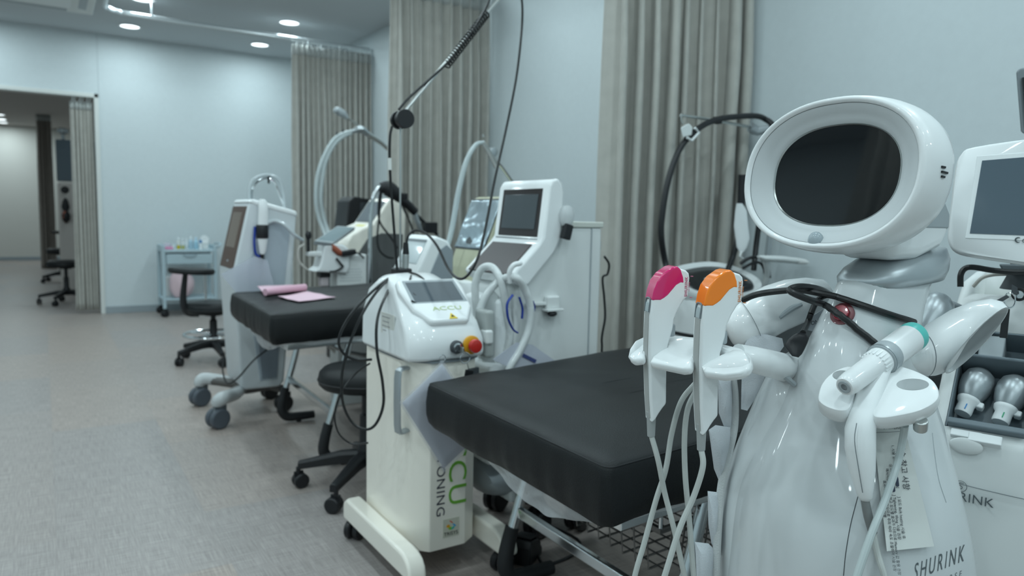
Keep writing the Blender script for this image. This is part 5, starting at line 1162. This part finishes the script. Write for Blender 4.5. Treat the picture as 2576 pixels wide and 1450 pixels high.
def bf(u, v):
    p = bp(.03+.95*v, 2.622+.256*u); return p+Vector((-.93, 0, .36))*(.006+.006*noise.noise(Vector((u*2.6, v*3, 1)))+.001*noise.noise(Vector((u*9, v*9, 4))))
MB().grid(bf, 26, 26).build('silver_film', FOIL, be, smooth=180, solid=.001, recalc=False)
yh = 2.78
MB().tube([PY(1297, 470, yh), PY(1262, 420, yh), PY(1246, 404, yh)], .0075, 10, 1).build('arm_rod', CHROME, be)
MB().tube([PY(1250, 420, yh), PY(1232, 385, yh), PY(1214, 358, yh)], [.013, .012, .009], 10, 3).build('arm_joint', STEEL, be)
MB().lathe([(.012, -.012), (.020, -.010), (.020, .010), (.012, .012)], PY(1240, 383, yh), Ry, 18).build('joint_knob', SILVER, be)
MB().tube([PY(1216, 345, yh), PY(1214, 338, yh)], .007, 8, 1).build('arm_tip', STEEL, be)
MB().tube([PY(1218, 358, yh), PY(1196, 366, yh), PY(1172, 410, yh), PY(1152, 490, yh), PY(1136, 580, yh), PY(1118, 650, yh), PY(1112, 700, yh)], [.008, .011, .012, .011, .010], 10, 6).build('white_hose', mat('pale_hose', (.46, .52, .53), .35), be)
MB().tube([PY(1297, 470, yh), Vector((1.75, yh, 1.10)), Vector((1.72, yh, .9))], .010, 10, 3).build('arm_post', CHROME, be)
for y in (2.67, 2.85):
    for x in (1.50, 1.67): caster(T(x, y, 0, .4), .025, be, .018)
# tall white and grey machine beyond the second bed
tm = cart_machine('curved_nose_machine', 'white machine with curved nose, dark slanted screen and grey side', [(1.60, .0), (1.86, .0), (1.88, 1.10), (1.83, 1.185), (1.79, 1.20), (1.765, 1.185), (1.665, 1.04), (1.60, 1.012), (1.535, .975), (1.505, .93), (1.50, .87), (1.53, .82), (1.58, .79)], 4.14, 4.46, WARMW, T(1.72, 4.3, 0), .014)
MB().prism([(1.62, .08), (1.85, .08), (1.86, .98), (1.72, .985), (1.63, .95), (1.575, .87), (1.60, .80), (1.615, .78)], -4.144, -4.134, Lx).build('side_panel', mat('warm_grey_side', (.115, .12, .12), .5), tm, bevel=.006)
def tp(t, y): return Vector((1.765+(1.665-1.765)*t, y, 1.185+(1.04-1.185)*t))
quad_slab([tp(.06, 4.165), tp(.06, 4.435), tp(.94, 4.435), tp(.94, 4.165)], .003, 'screen', GSCREEN, tm, .002)
quad_slab([Vector((1.645, 4.20, 1.031)), Vector((1.645, 4.33, 1.031)), Vector((1.625, 4.33, 1.022)), Vector((1.625, 4.20, 1.022))], .002, 'yellow_label', mat('yellow_label', (.66, .62, .16), .5), tm, 0)
# white box with tablet head
pr = thing('tablet_analyser', 'white analyser with a tilted grey tablet on a perforated white box', 'beauty machine', T(1.45, 4.0, 0))
MB().bb((1.38, 3.955, .0), (1.555, 4.09, .868)).build('box_cabinet', OFFW, pr, bevel=.008)
for i in range(5):
    for j in range(9):
        MB().box((1.40+.014*j+(.007 if i % 2 else 0), 3.9545, .72+.016*i), (.006, .002, .006)).build('vent_hole', LGREY, pr)
MB().prism([(1.235, .775), (1.43, .762), (1.445, .80), (1.44, .90), (1.41, .925), (1.335, .935), (1.30, .92), (1.285, .85), (1.27, .80)], -4.06, -3.93, Lx).build('analyser_head', WHITE, pr, bevel=.012, seg=3)
MB().bb((1.285, 3.96, .74), (1.345, 4.03, .775)).build('chin_rest', BLACK, pr, bevel=.006)
MB().bb((1.29, 3.965, .69), (1.335, 4.02, .742)).build('neck_block', mat('pale_pink_plastic', (.52, .46, .48), .5), pr, bevel=.006)
MB().tube([(1.315, 3.99, .70), (1.34, 4.0, .4), (1.40, 4.02, .3)], .02, 10, 4).build('support_post', STEEL, pr)
tq = [PY(790, 606, 3.92), PY(848, 568, 4.08), PY(895, 571, 4.06), PY(838, 612, 3.92)]
n_ = (tq[1]-tq[0]).cross(tq[3]-tq[0]).normalized(); n_ = n_ if n_.z > 0 else -n_
MB().loft([[p-n_*.028 for p in tq], [p for p in tq]]).build('tablet', LGREY, pr, bevel=.006)
c_ = sum(tq, Vector())/4
MB().loft([[c_+(p-c_)*.86+n_*d_ for p in tq] for d_ in (-.002, .0012)]).build('tablet_screen', mat('tablet_glass', (.25, .31, .33), .12, coat=.6), pr)
MB().bb((1.30, 3.945, .925), (1.36, 3.99, .955)).build('tablet_hinge', WHITE2, pr, bevel=.006)
MB().loft([ringax(PY(x, y, 3.93), Vector((0, .02, 0)), Vector((0, 0, 1))*r_, 12) for x, y, r_ in ((835, 622, .02), (848, 632, .024), (862, 640, .014))]).build('orange_grip', mat('rust_orange', (.32, .09, .05), .5), pr)
MB().box(PY(875, 636, 3.93), (.085, .05, .032), Matrix.Rotation(-.15, 4, 'Y')).build('black_probe', BLACK, pr, bevel=.008)
MB().tube([PY(888, 634, 3.93), PY(905, 640, 3.93), PY(915, 650, 3.94)], .005, 8, 4).build('probe_cable', CORD, pr)
MB().tube([PY(846, 650, 3.92), PY(858, 665, 3.92), PY(862, 672, 3.92), PY(845, 682, 3.92), PY(830, 684, 3.92)], .006, 8, 5).build('probe_cable', CORD, pr)
MB().tube([PY(766, 615, 3.93), PY(752, 625, 3.93), PY(750, 650, 3.93), PY(760, 668, 3.93), PY(772, 678, 3.93)], .006, 8, 5).build('beige_cable', mat('beige_cord', (.52, .50, .46), .5), pr)
MB().bb((1.215, 3.95, .86), (1.30, 4.0, .885)).build('chin_bar', OFFW, pr, bevel=.006)
MB().tube([(1.222, 3.97, .875), (1.222, 3.97, .955)], .009, 8, 1).ball((1.222, 3.97, .975), (.018, .014, .026), 12).build('head_knob', BLACK, pr)
# rolling equipment pole between the machines
po = thing('equipment_pole', 'chrome rolling pole with a black padded boom and hanging cables', 'equipment stand', T(1.585, 3.945, 0))
P2 = lambda x, y: PY(x, y, 3.945)
b0 = P2(930, 720)
MB().tube([(b0.x, 3.945, .06), P2(930, 720), P2(931, 600), P2(934, 530), P2(941, 492), P2(956, 470), P2(975, 464)], .012, 12, 6).build('pole', CHROME, po)
for k in range(4):
    a_ = (1.57, -1.57, -1.0, -2.14)[k]; MB().tube([(b0.x, 3.945, .075), (b0.x+.15*math.cos(a_), 3.945+.15*math.sin(a_), .055)], .011, 8, 1).build('pole_foot', BLACK, po); caster(T(b0.x+.15*math.cos(a_), 3.945+.15*math.sin(a_), 0, a_), .018, po, .012)
MB().tube([P2(956, 472), P2(975, 474), P2(994, 488), P2(1006, 503)], [.026, .046, .040, .022], 14, 5).build('padded_grip', RUBBER, po)
MB().tube([P2(1000, 496), P2(1022, 512), P2(1045, 535)], [.024, .026, .024], 12, 3).build('boom_sleeve', BLACK, po)
MB().tube([P2(1000, 496), P2(1060, 553), P2(1100, 590)], .010, 10, 3).build('boom', BLACK, po)
MB().box(P2(1012, 494), (.05, .05, .035)).build('boom_clamp', BLACK, po, bevel=.006)
MB().tube([P2(1042, 535), P2(1052, 562), P2(1060, 580)], [.017, .015, .012], 10, 3).build('grey_rod', SILVER, po)
MB().box(P2(1080, 573), (.085, .06, .065)).build('boom_weight', BLACK, po, bevel=.006)
MB().tube([P2(1092, 573), P2(1106, 600), P2(1112, 612)], .007, 8, 3).build('thin_rod', STEEL, po)
MB().tube([P2(957, 478), P2(952, 520), P2(956, 560), P2(985, 600), P2(1000, 625)], .006, 8, 5).build('hanging_cable', CORD, po)
MB().tube([P2(960, 480), P2(954, 545), P2(949, 600), P2(955, 630), P2(972, 646), P2(990, 650)], .006, 8, 5).build('hanging_cable', CORD, po)
MB().tube([P2(1008, 508), P2(1025, 545), P2(1040, 590), P2(1034, 630)], .006, 8, 5).build('hanging_cable', CORD, po)
# black tower with twin hose arm, behind the middle curtain
bt_ = thing('hose_arm_tower', 'black tower machine carrying a swing arm with two pale hoses', 'beauty machine', T(1.97, 5.3, 0))
MB().prism([(1.80, .0), (2.16, .0), (2.16, 1.14), (2.12, 1.20), (1.93, 1.225), (1.89, 1.19), (1.86, .95), (1.83, .9)], -5.42, -5.16, Lx).build('tower', BLACK, bt_, bevel=.01)
MB().bb((1.975, 5.15, .55), (2.10, 5.165, 1.18)).build('front_facet', mat('graphite', (.03, .036, .042), .4), bt_, bevel=.004)
MB().bb((1.83, 5.18, .78), (1.93, 5.40, .93)).build('lower_box', DGREY, bt_, bevel=.008)
ya_ = 5.5
pe = PY(992, 392, ya_)
MB().tube([(pe.x+.05, ya_, .02), (pe.x+.05, ya_, 1.2), (pe.x+.04, ya_, pe.z-.06), (pe.x, ya_, pe.z)], .018, 12, 3).build('mast', STEEL, bt_)
MB().bb((pe.x-.06, ya_-.06, 0), (pe.x+.14, ya_+.06, .03)).build('mast_foot', BLACK, bt_, bevel=.005)
MB().tube([(2.12, 5.38, .10), (pe.x+.04, ya_-.02, .10)], .015, 8, 1).build('mast_link', STEEL, bt_)
MB().tube([pe, PY(960, 360, ya_), PY(925, 338, ya_)], [.02, .024, .03], 10, 2, flat=.7).build('swing_arm', STEEL, bt_)
MB().tube([PY(930, 342, ya_), PY(908, 326, ya_), PY(884, 332, ya_)], [.025, .045, .018], 12, 4, flat=.7).build('arm_cowl', SILVER, bt_)
MB().tube([PY(905, 320, ya_), PY(888, 306, ya_), PY(872, 296, ya_)], .009, 8, 3).build('arm_tip_rod', STEEL, bt_)
MB().tube([PY(874, 298, ya_), PY(862, 286, ya_), PY(848, 279, ya_), PY(846, 284, ya_)], [.016, .030, .032, .020], 12, 4).build('end_bracket', LGREY, bt_)
for k_, o in enumerate((0, 12)):
    MB().tube([PY(884, 331+o*.4, ya_), PY(866, 336+o*.5, ya_), PY(842, 350+o, ya_), PY(818+o*.3, 388+o, ya_), PY(800+o, 440, ya_), PY(795+o, 500, ya_), PY(803+o, 550, ya_), PY(818+o*.8, 590, ya_-.05), PY(832+o*.8, 640, 5.32), Vector((1.84, 5.3, .62))], .016, 10, 6).build('hose', mat('pale_hose', (.46, .52, .53), .35), bt_)
for (x, y) in ((848, 344), (864, 338)): MB().tube([PY(x-2, y+12, ya_), PY(x, y, ya_), PY(x-1, y-12, ya_)], .008, 8, 3).build('hose_clip', DGREY, bt_)

def PW(x, y, Yv, lim=2.72):
    p = PY(x, y, Yv); return p if p.x < lim else PX(x, y, lim)
# ------------------------------------------------------------------ rounded machine with black hoses, by the near curtain
rm = thing('black_hose_machine', 'rounded white machine with a dark oval top and arching black hose', 'beauty machine', T(2.34, 2.10, 0))
MB().loft([sering((2.36, 2.09, z), a_, b_, 2.8, 40) for z, a_, b_ in ((.02, .16, .13), (.20, .165, .135), (.45, .17, .14), (.62, .178, .145), (.70, .185, .15), (.765, .19, .152), (.78, .185, .148))]).build('cabinet', WHITE2, rm, smooth=60)
MB().loft([sering((2.36, 2.09, z), a_, b_, 2.8, 40) for z, a_, b_ in ((.628, .179, .146), (.632, .182, .149), (.640, .182, .149), (.644, .180, .147))]).build('waist_band', BLACK, rm)
Lr = T(2.36, 2.09, .85, 0, .0, 0) @ Matrix.Rotation(-.10, 4, 'Y') @ Matrix.Rotation(.35, 4, 'X')
def orr(a_, b_, z, n=44): return [Lr @ p for p in sering((0, 0, z), a_, b_, 2.5, n)]
MB().loft([orr(.185, .145, -.07), orr(.20, .155, -.02), orr(.205, .16, 0), orr(.198, .152, .014), orr(.182, .138, .010), orr(.172, .128, -.004)], True, True).build('top_rim', WHITE, rm, smooth=60)
MB().loft([orr(.172, .128, -.003), orr(.165, .122, .006), orr(.10, .07, .008)], False, True).build('dark_panel', mat('dark_panel', (.012, .014, .016), .25), rm, smooth=60)
MB().loft([orr(.06, .03, .008), orr(.05, .025, .012)], False, True).build('panel_patch', OFFW, rm)
yq = 2.16
HB_ = mat('black_hose', (.014, .015, .017), .38)
MB().tube([PW(1690, 708, 2.05), PW(1676, 672, yq), PW(1664, 600, yq), PW(1666, 540, yq), PW(1682, 450, yq), PW(1712, 372, yq), PW(1755, 325, yq), PW(1800, 302, yq), PW(1850, 294, yq), PW(1900, 292, yq), PW(1925, 300, yq), PW(1945, 320, yq), PW(1950, 380, yq-.02)], .0125, 12, 6).build('arched_hose', HB_, rm)
MB().tube([PW(1868, 440, yq-.02), PW(1864, 520, yq-.02), PW(1860, 580, yq-.02), PW(1846, 640, yq-.03), PW(1826, 690, 2.10)], [.018, .016, .012, .012, .012], 12, 6).build('hose', HB_, rm)
MB().tube([PW(1910, 560, yq-.05), PW(1902, 620, yq-.05), PW(1896, 680, 2.09)], .012, 12, 5).build('hose', HB_, rm)
MB().tube([PW(1862, 664, 2.08), PW(1885, 650, 2.06), PW(1910, 648, 2.05), PW(1930, 672, 2.04), PW(1936, 700, 2.03)], .007, 10, 5).build('looped_cable', HB_, rm)
MB().tube([PW(1868, 676, 2.08), PW(1895, 662, 2.06), PW(1915, 664, 2.05), PW(1926, 690, 2.04)], .006, 10, 5).build('looped_cable', HB_, rm)
MB().tube([PW(1712, 290, yq+.03), PW(1800, 303, yq+.03), PW(1888, 320, yq+.03)], .0065, 10, 1).build('arm_rod', STEEL, rm)
MB().tube([PW(1888, 320, yq+.03), PW(1906, 330, yq+.02), PW(1938, 332, yq), PW(1950, 420, yq), PW(1940, 560, yq), PW(1925, 690, 2.13)], [.022, .02, .014, .012, .012], 10, 3).build('arm_post', LGREY, rm)
MB().box(PW(1805, 303, yq+.01), (.03, .03, .03)).build('hose_tie', BLACK, rm, bevel=.004)
MB().tube([PW(1713, 290, yq+.03), PW(1714, 304, yq+.03), PW(1720, 312, yq+.03)], .004, 8, 4).build('rod_hook', STEEL, rm)
MB().loft([[PW(x, y, d_) for x, y in ((1712, 322), (1732, 310), (1742, 320), (1740, 340), (1718, 346))] for d_ in (yq-.02, yq+.02)]).build('white_clip', OFFW, rm, bevel=.004)
MB().tube([PW(1728, 346, yq-.018), PW(1740, 354, yq-.018), PW(1758, 334, yq-.018), PW(1748, 322, yq-.018)], .0055, 8, 1).build('clip_loop', WHITE2, rm)
MB().loft([ringax(PW(x-8, y, 2.08), Vector((.8, -.6, 0))*w_, Vector((.4, .5, 0))*w_*.5, 18) for x, y, w_ in ((1868, 512, .012), (1872, 530, .024), (1872, 570, .030), (1876, 600, .030), (1874, 622, .022), (1874, 634, .010))]).build('hung_applicator', WHITE2, rm, smooth=60)
MB().tube([PW(1866, 632, 2.08), PW(1862, 645, 2.08), PW(1870, 652, 2.08)], .005, 8, 4).build('applicator_hook', OFFW, rm)
MB().loft([ringax(PW(x, y, 1.98), Vector((.1, .6, 0)).normalized()*w_, Vector((0, 0, 1))*w_*.55, 16) for x, y, w_ in ((1908, 646, .010), (1920, 650, .022), (1960, 652, .026), (2000, 656, .025), (2022, 659, .022), (2030, 660, .012))]).build('side_handle', OFFW, rm, smooth=60)
MB().tube([PW(1925, 655, 1.99), PW(1930, 690, 2.02), PW(1920, 720, 2.05)], .012, 10, 3).build('handle_bracket', OFFW, rm)

# ------------------------------------------------------------------ pale blue trolley and what stands on it
TB = mat('pale_blue_enamel', (.42, .53, .58), .45)
tx0, tx1, ty0, ty1 = 1.0, 1.53, 8.12, 8.50
tr_ = thing('treatment_trolley', 'pale blue trolley with a drawer and lower shelf against the back wall', 'trolley', T(1.27, 8.31, 0))
MB().bb((tx0, ty0, .665), (tx1, ty1, .69)).build('top_shelf', TB, tr_, bevel=.006)
MB().bb((tx0, ty0, .69), (tx0+.012, ty1, .735)).bb((tx1-.012, ty0, .69), (tx1, ty1, .735)).bb((tx0, ty1-.012, .69), (tx1, ty1, .735)).build('guard_rail', TB, tr_, bevel=.003)
dr = MB().bb((tx0+.045, ty0-.006, .545), (tx1-.045, ty1-.06, .645)).build('drawer', TB, tr_, bevel=.006)
MB().prism([(-.07, .02), (.07, .02), (.05, 0), (.03, -.012), (-.03, -.012), (-.05, 0)], 0, .012, axes(((tx0+tx1)/2, ty0-.008, .628), (1, 0, 0), (0, 0, 1))).build('pull', mat('blue_pull', (.34, .44, .49), .45), dr, bevel=.003)
MB().bb((tx0, ty0, .17), (tx1, ty1, .19)).build('lower_shelf', TB, tr_, bevel=.005)
for x in (tx0+.018, tx1-.018):
    for y in (ty0+.018, ty1-.018):
        MB().bb((x-.016, y-.016, .085), (x+.016, y+.016, .735)).build('post', TB, tr_, bevel=.005); caster(T(x, y, 0, .6), .035, tr_, .024)
MB().tube([(tx1, ty0+.05, .70), (tx1+.05, ty0+.05, .745), (tx1+.05, ty1-.05, .745), (tx1, ty1-.05, .70)], .010, 8, 2).build('push_handle', TB, tr_)
def bottle(px, py, h, r_, c, label, cap=(.72, .78, .8), liquid=None, alpha=1.0):
    p = PY(px, py, 8.25); b_ = thing('bottle', label, 'bottle', T(p.x, 8.25, .6905), 'bottles on the pale blue trolley'); z0 = .6905
    MB().lathe([(r_*.9, z0), (r_, z0+.004), (r_, z0+h*.62), (r_*.45, z0+h*.74), (r_*.4, z0+h*.78)], (p.x, 8.25, 0), n=18).build('body', mat('bottle_%d' % px, c, .2, alpha=alpha), b_)
    MB().lathe([(r_*.46, z0+h*.77), (r_*.48, z0+h*.95), (r_*.3, z0+h), (r_*.1, z0+h)], (p.x, 8.25, 0), n=16).build('cap', mat('cap_%d' % px, cap, .35), b_)
    if liquid: MB().lathe([(r_*1.01, z0+.003), (r_*1.015, z0+h*.33)], (p.x, 8.25, 0), n=18).build('label_band', mat('liq_%d' % px, liquid, .4), b_)
bottle(449, 608, .125, .019, (.58, .62, .60), 'clear dropper bottle with a yellow band on the trolley', liquid=(.50, .42, .02))
bottle(460, 608, .115, .016, (.60, .64, .64), 'slim clear bottle with pale olive band on the trolley', liquid=(.42, .42, .12))
bottle(469, 608, .11, .015, (.62, .68, .70), 'slim white bottle between the banded and blue bottles')
bottle(480, 608, .135, .022, (.40, .56, .66), 'sky blue bottle with white cap on the trolley')
bottle(493, 608, .130, .022, (.38, .60, .72), 'deeper blue bottle beside the tape dispenser', cap=(.5, .66, .78))
p = PY(421, 608, 8.25); tt = thing('pink_tissue_pack', 'pink tissue pack lying on the trolley top', 'tissue pack', T(p.x, 8.25, .6905))
MB().bb((p.x-.045, 8.21, .6905), (p.x+.05, 8.31, .715)).build('pack', mat('hot_pink', (.70, .25, .42), .6), tt, bevel=.006)
MB().loft([sering((p.x, 8.26, z), a_, a_*.8, 2.4, 18) for z, a_ in ((.716, .045), (.74, .042), (.752, .028), (.756, .01))]).build('clear_lid', mat('lilac_clear', (.50, .48, .56), .3, alpha=.8), tt, smooth=60)
p = PY(436, 600, 8.25); cu2 = thing('white_cup', 'small white cup between the pink pack and bottles', 'cup', T(p.x+.018, 8.38, .6905))
MB().lathe([(.016, .6905), (.02, .735), (.018, .735), (.015, .695), (.002, .695)], (p.x+.018, 8.38, 0), n=18).build('cup', WHITE2, cu2)
p = PY(515, 600, 8.27); td = thing('tape_dispenser', 'white tape dispenser with a round roll on the trolley', 'tape dispenser', T(p.x, 8.27, .6905))
MB().bb((p.x-.035, 8.24, .6905), (p.x+.03, 8.30, .765)).build('stand', OFFW, td, bevel=.006)
MB().lathe([(.022, -.012), (.040, -.012), (.042, -.008), (.042, .008), (.040, .012), (.022, .012)], (p.x, 8.27, .792), Ry, 28).build('roll', WHITE2, td)
p = PY(503, 600, 8.24); bc = thing('blue_capped_tube', 'white tube with a bright blue cap by the tape dispenser', 'tube', T(p.x, 8.20, .6905))
MB().lathe([(.012, .6905), (.012, .755), (.006, .762)], (p.x, 8.20, 0), n=14).build('tube', WHITE2, bc); MB().lathe([(.013, .757), (.013, .785), (.008, .788)], (p.x, 8.20, 0), n=14).build('cap', mat('bright_blue', (.04, .20, .48), .4), bc)
pk = thing('pink_towel', 'bundled pale pink towel on the lower shelf of the trolley', 'towel', T(1.2, 8.2, .19))
def bun(u, v):
    a_ = 2*math.pi*u; ph = math.pi*v; r_ = 1+.16*noise.noise(Vector((math.cos(a_)*1.6, math.sin(a_)*1.6, v*3)))+.05*math.sin(a_*5+v*4)
    return Vector((1.19+.125*math.sin(ph)*math.cos(a_)*r_, 8.20+.09*math.sin(ph)*math.sin(a_)*r_, max(.1915, .325-.145*math.cos(ph)*r_)))
MB().grid(bun, 36, 20).build('towel', mat('pale_pink_towel', (.66, .50, .54), .9, bump=.6, bscale=250, sheen=.3), pk, smooth=180, recalc=False)
wbx = thing('white_box', 'white cardboard box on the lower trolley shelf beside the pink towel', 'box', T(1.09, 8.36, .19))
MB().bb((1.04, 8.32, .1905), (1.14, 8.42, .40)).build('carton', OFFW, wbx, bevel=.003)
MB().bb((1.036, 8.316, .385), (1.144, 8.424, .405)).build('lid', WHITE2, wbx, bevel=.003)

# stools further off
star_stool('black stool with disc backrest and chrome foot ring beside the brown-screen laser', 1.02, 5.60, .44, .18, 200, .27, back=(-.17, .02), ring=True, group='black swivel stools')
star_stool('black stool with star base in the doorway, half hidden by the pale curtain', .20, 9.75, .50, .19, 100, .28, group='black swivel stools')
star_stool('black stool furthest back in the room beyond the doorway', .21, 12.6, .50, .19, 60, .27, group='black swivel stools', back=(.05, .12))
fd = thing('far_room_machine', 'pale machine with a dark blue-grey upper panel in the room beyond the doorway', 'beauty machine', T(.36, 11.0, 0))
a = PY(150, 345, 10.9)
MB().bb((.17, 10.85, .0), (.62, 11.25, 1.42)).build('cabinet', mat('far_ivory', (.60, .56, .53), .5), fd, bevel=.03)
MB().bb((.165, 10.90, 1.43), (.60, 11.0, 1.95)).build('upper_panel', mat('far_slate', (.10, .135, .165), .35), fd, bevel=.015)
MB().lathe([(.01, 1.95), (.02, 1.96), (.02, 2.02), (.06, 2.04), (.065, 2.08), (.03, 2.10)], (.25, 10.95, 0), n=18).build('lamp_top', SILVER, fd)
MB().lathe([(.02, -.01), (.045, -.008), (.045, .008), (.02, .01)], (.245, 10.84, 1.32), Ry, 20).build('round_port', BLACK, fd)
MB().loft([sering((.245, 10.82, z), r_, r_, 2, 14) for z, r_ in ((.90, .01), (.94, .04), (1.0, .05), (1.05, .025), (1.10, .045), (1.18, .03), (1.22, .008))]).build('hung_handpiece', BLACK, fd, smooth=60)
MB().tube([(.245, 10.82, .92), (.225, 10.80, .99), (.245, 10.82, 1.06)], .022, 10, 3).build('orange_grip', mat('rust_orange', (.32, .09, .05), .5), fd)
MB().box((.40, 10.83, 1.02), (.14, .04, .05)).build('bracket', MGREY, fd, bevel=.006)
# grey monitor edge, high at the wall side
gm = thing('grey_monitor_stand', 'dark grey monitor on a pole beside the bed head near the wall', 'monitor', T(2.08, .78, 0))
gq = [(2556, 180), (2566, 172), (2780, 150), (2790, 350), (2576, 338), (2568, 330)]
MB().loft([[PD(x, y, d_) for x, y in gq] for d_ in (1.70, 1.76)]).build('monitor_housing', MGREY, gm, bevel=.006)
MB().loft([[PD(x, y, d_) for x, y in ((2572, 195), (2765, 175), (2775, 330), (2582, 320))] for d_ in (1.695, 1.702)]).build('screen', SCREEN, gm)
pg = PD(2680, 250, 1.78)
MB().tube([(pg.x, pg.y, .04), (pg.x, pg.y, pg.z)], .02, 12, 1).build('pole', MGREY, gm)
MB().lathe([(.16, 0), (.16, .02), (.03, .045)], (pg.x, pg.y, 0), n=28).build('foot_plate', MGREY, gm)
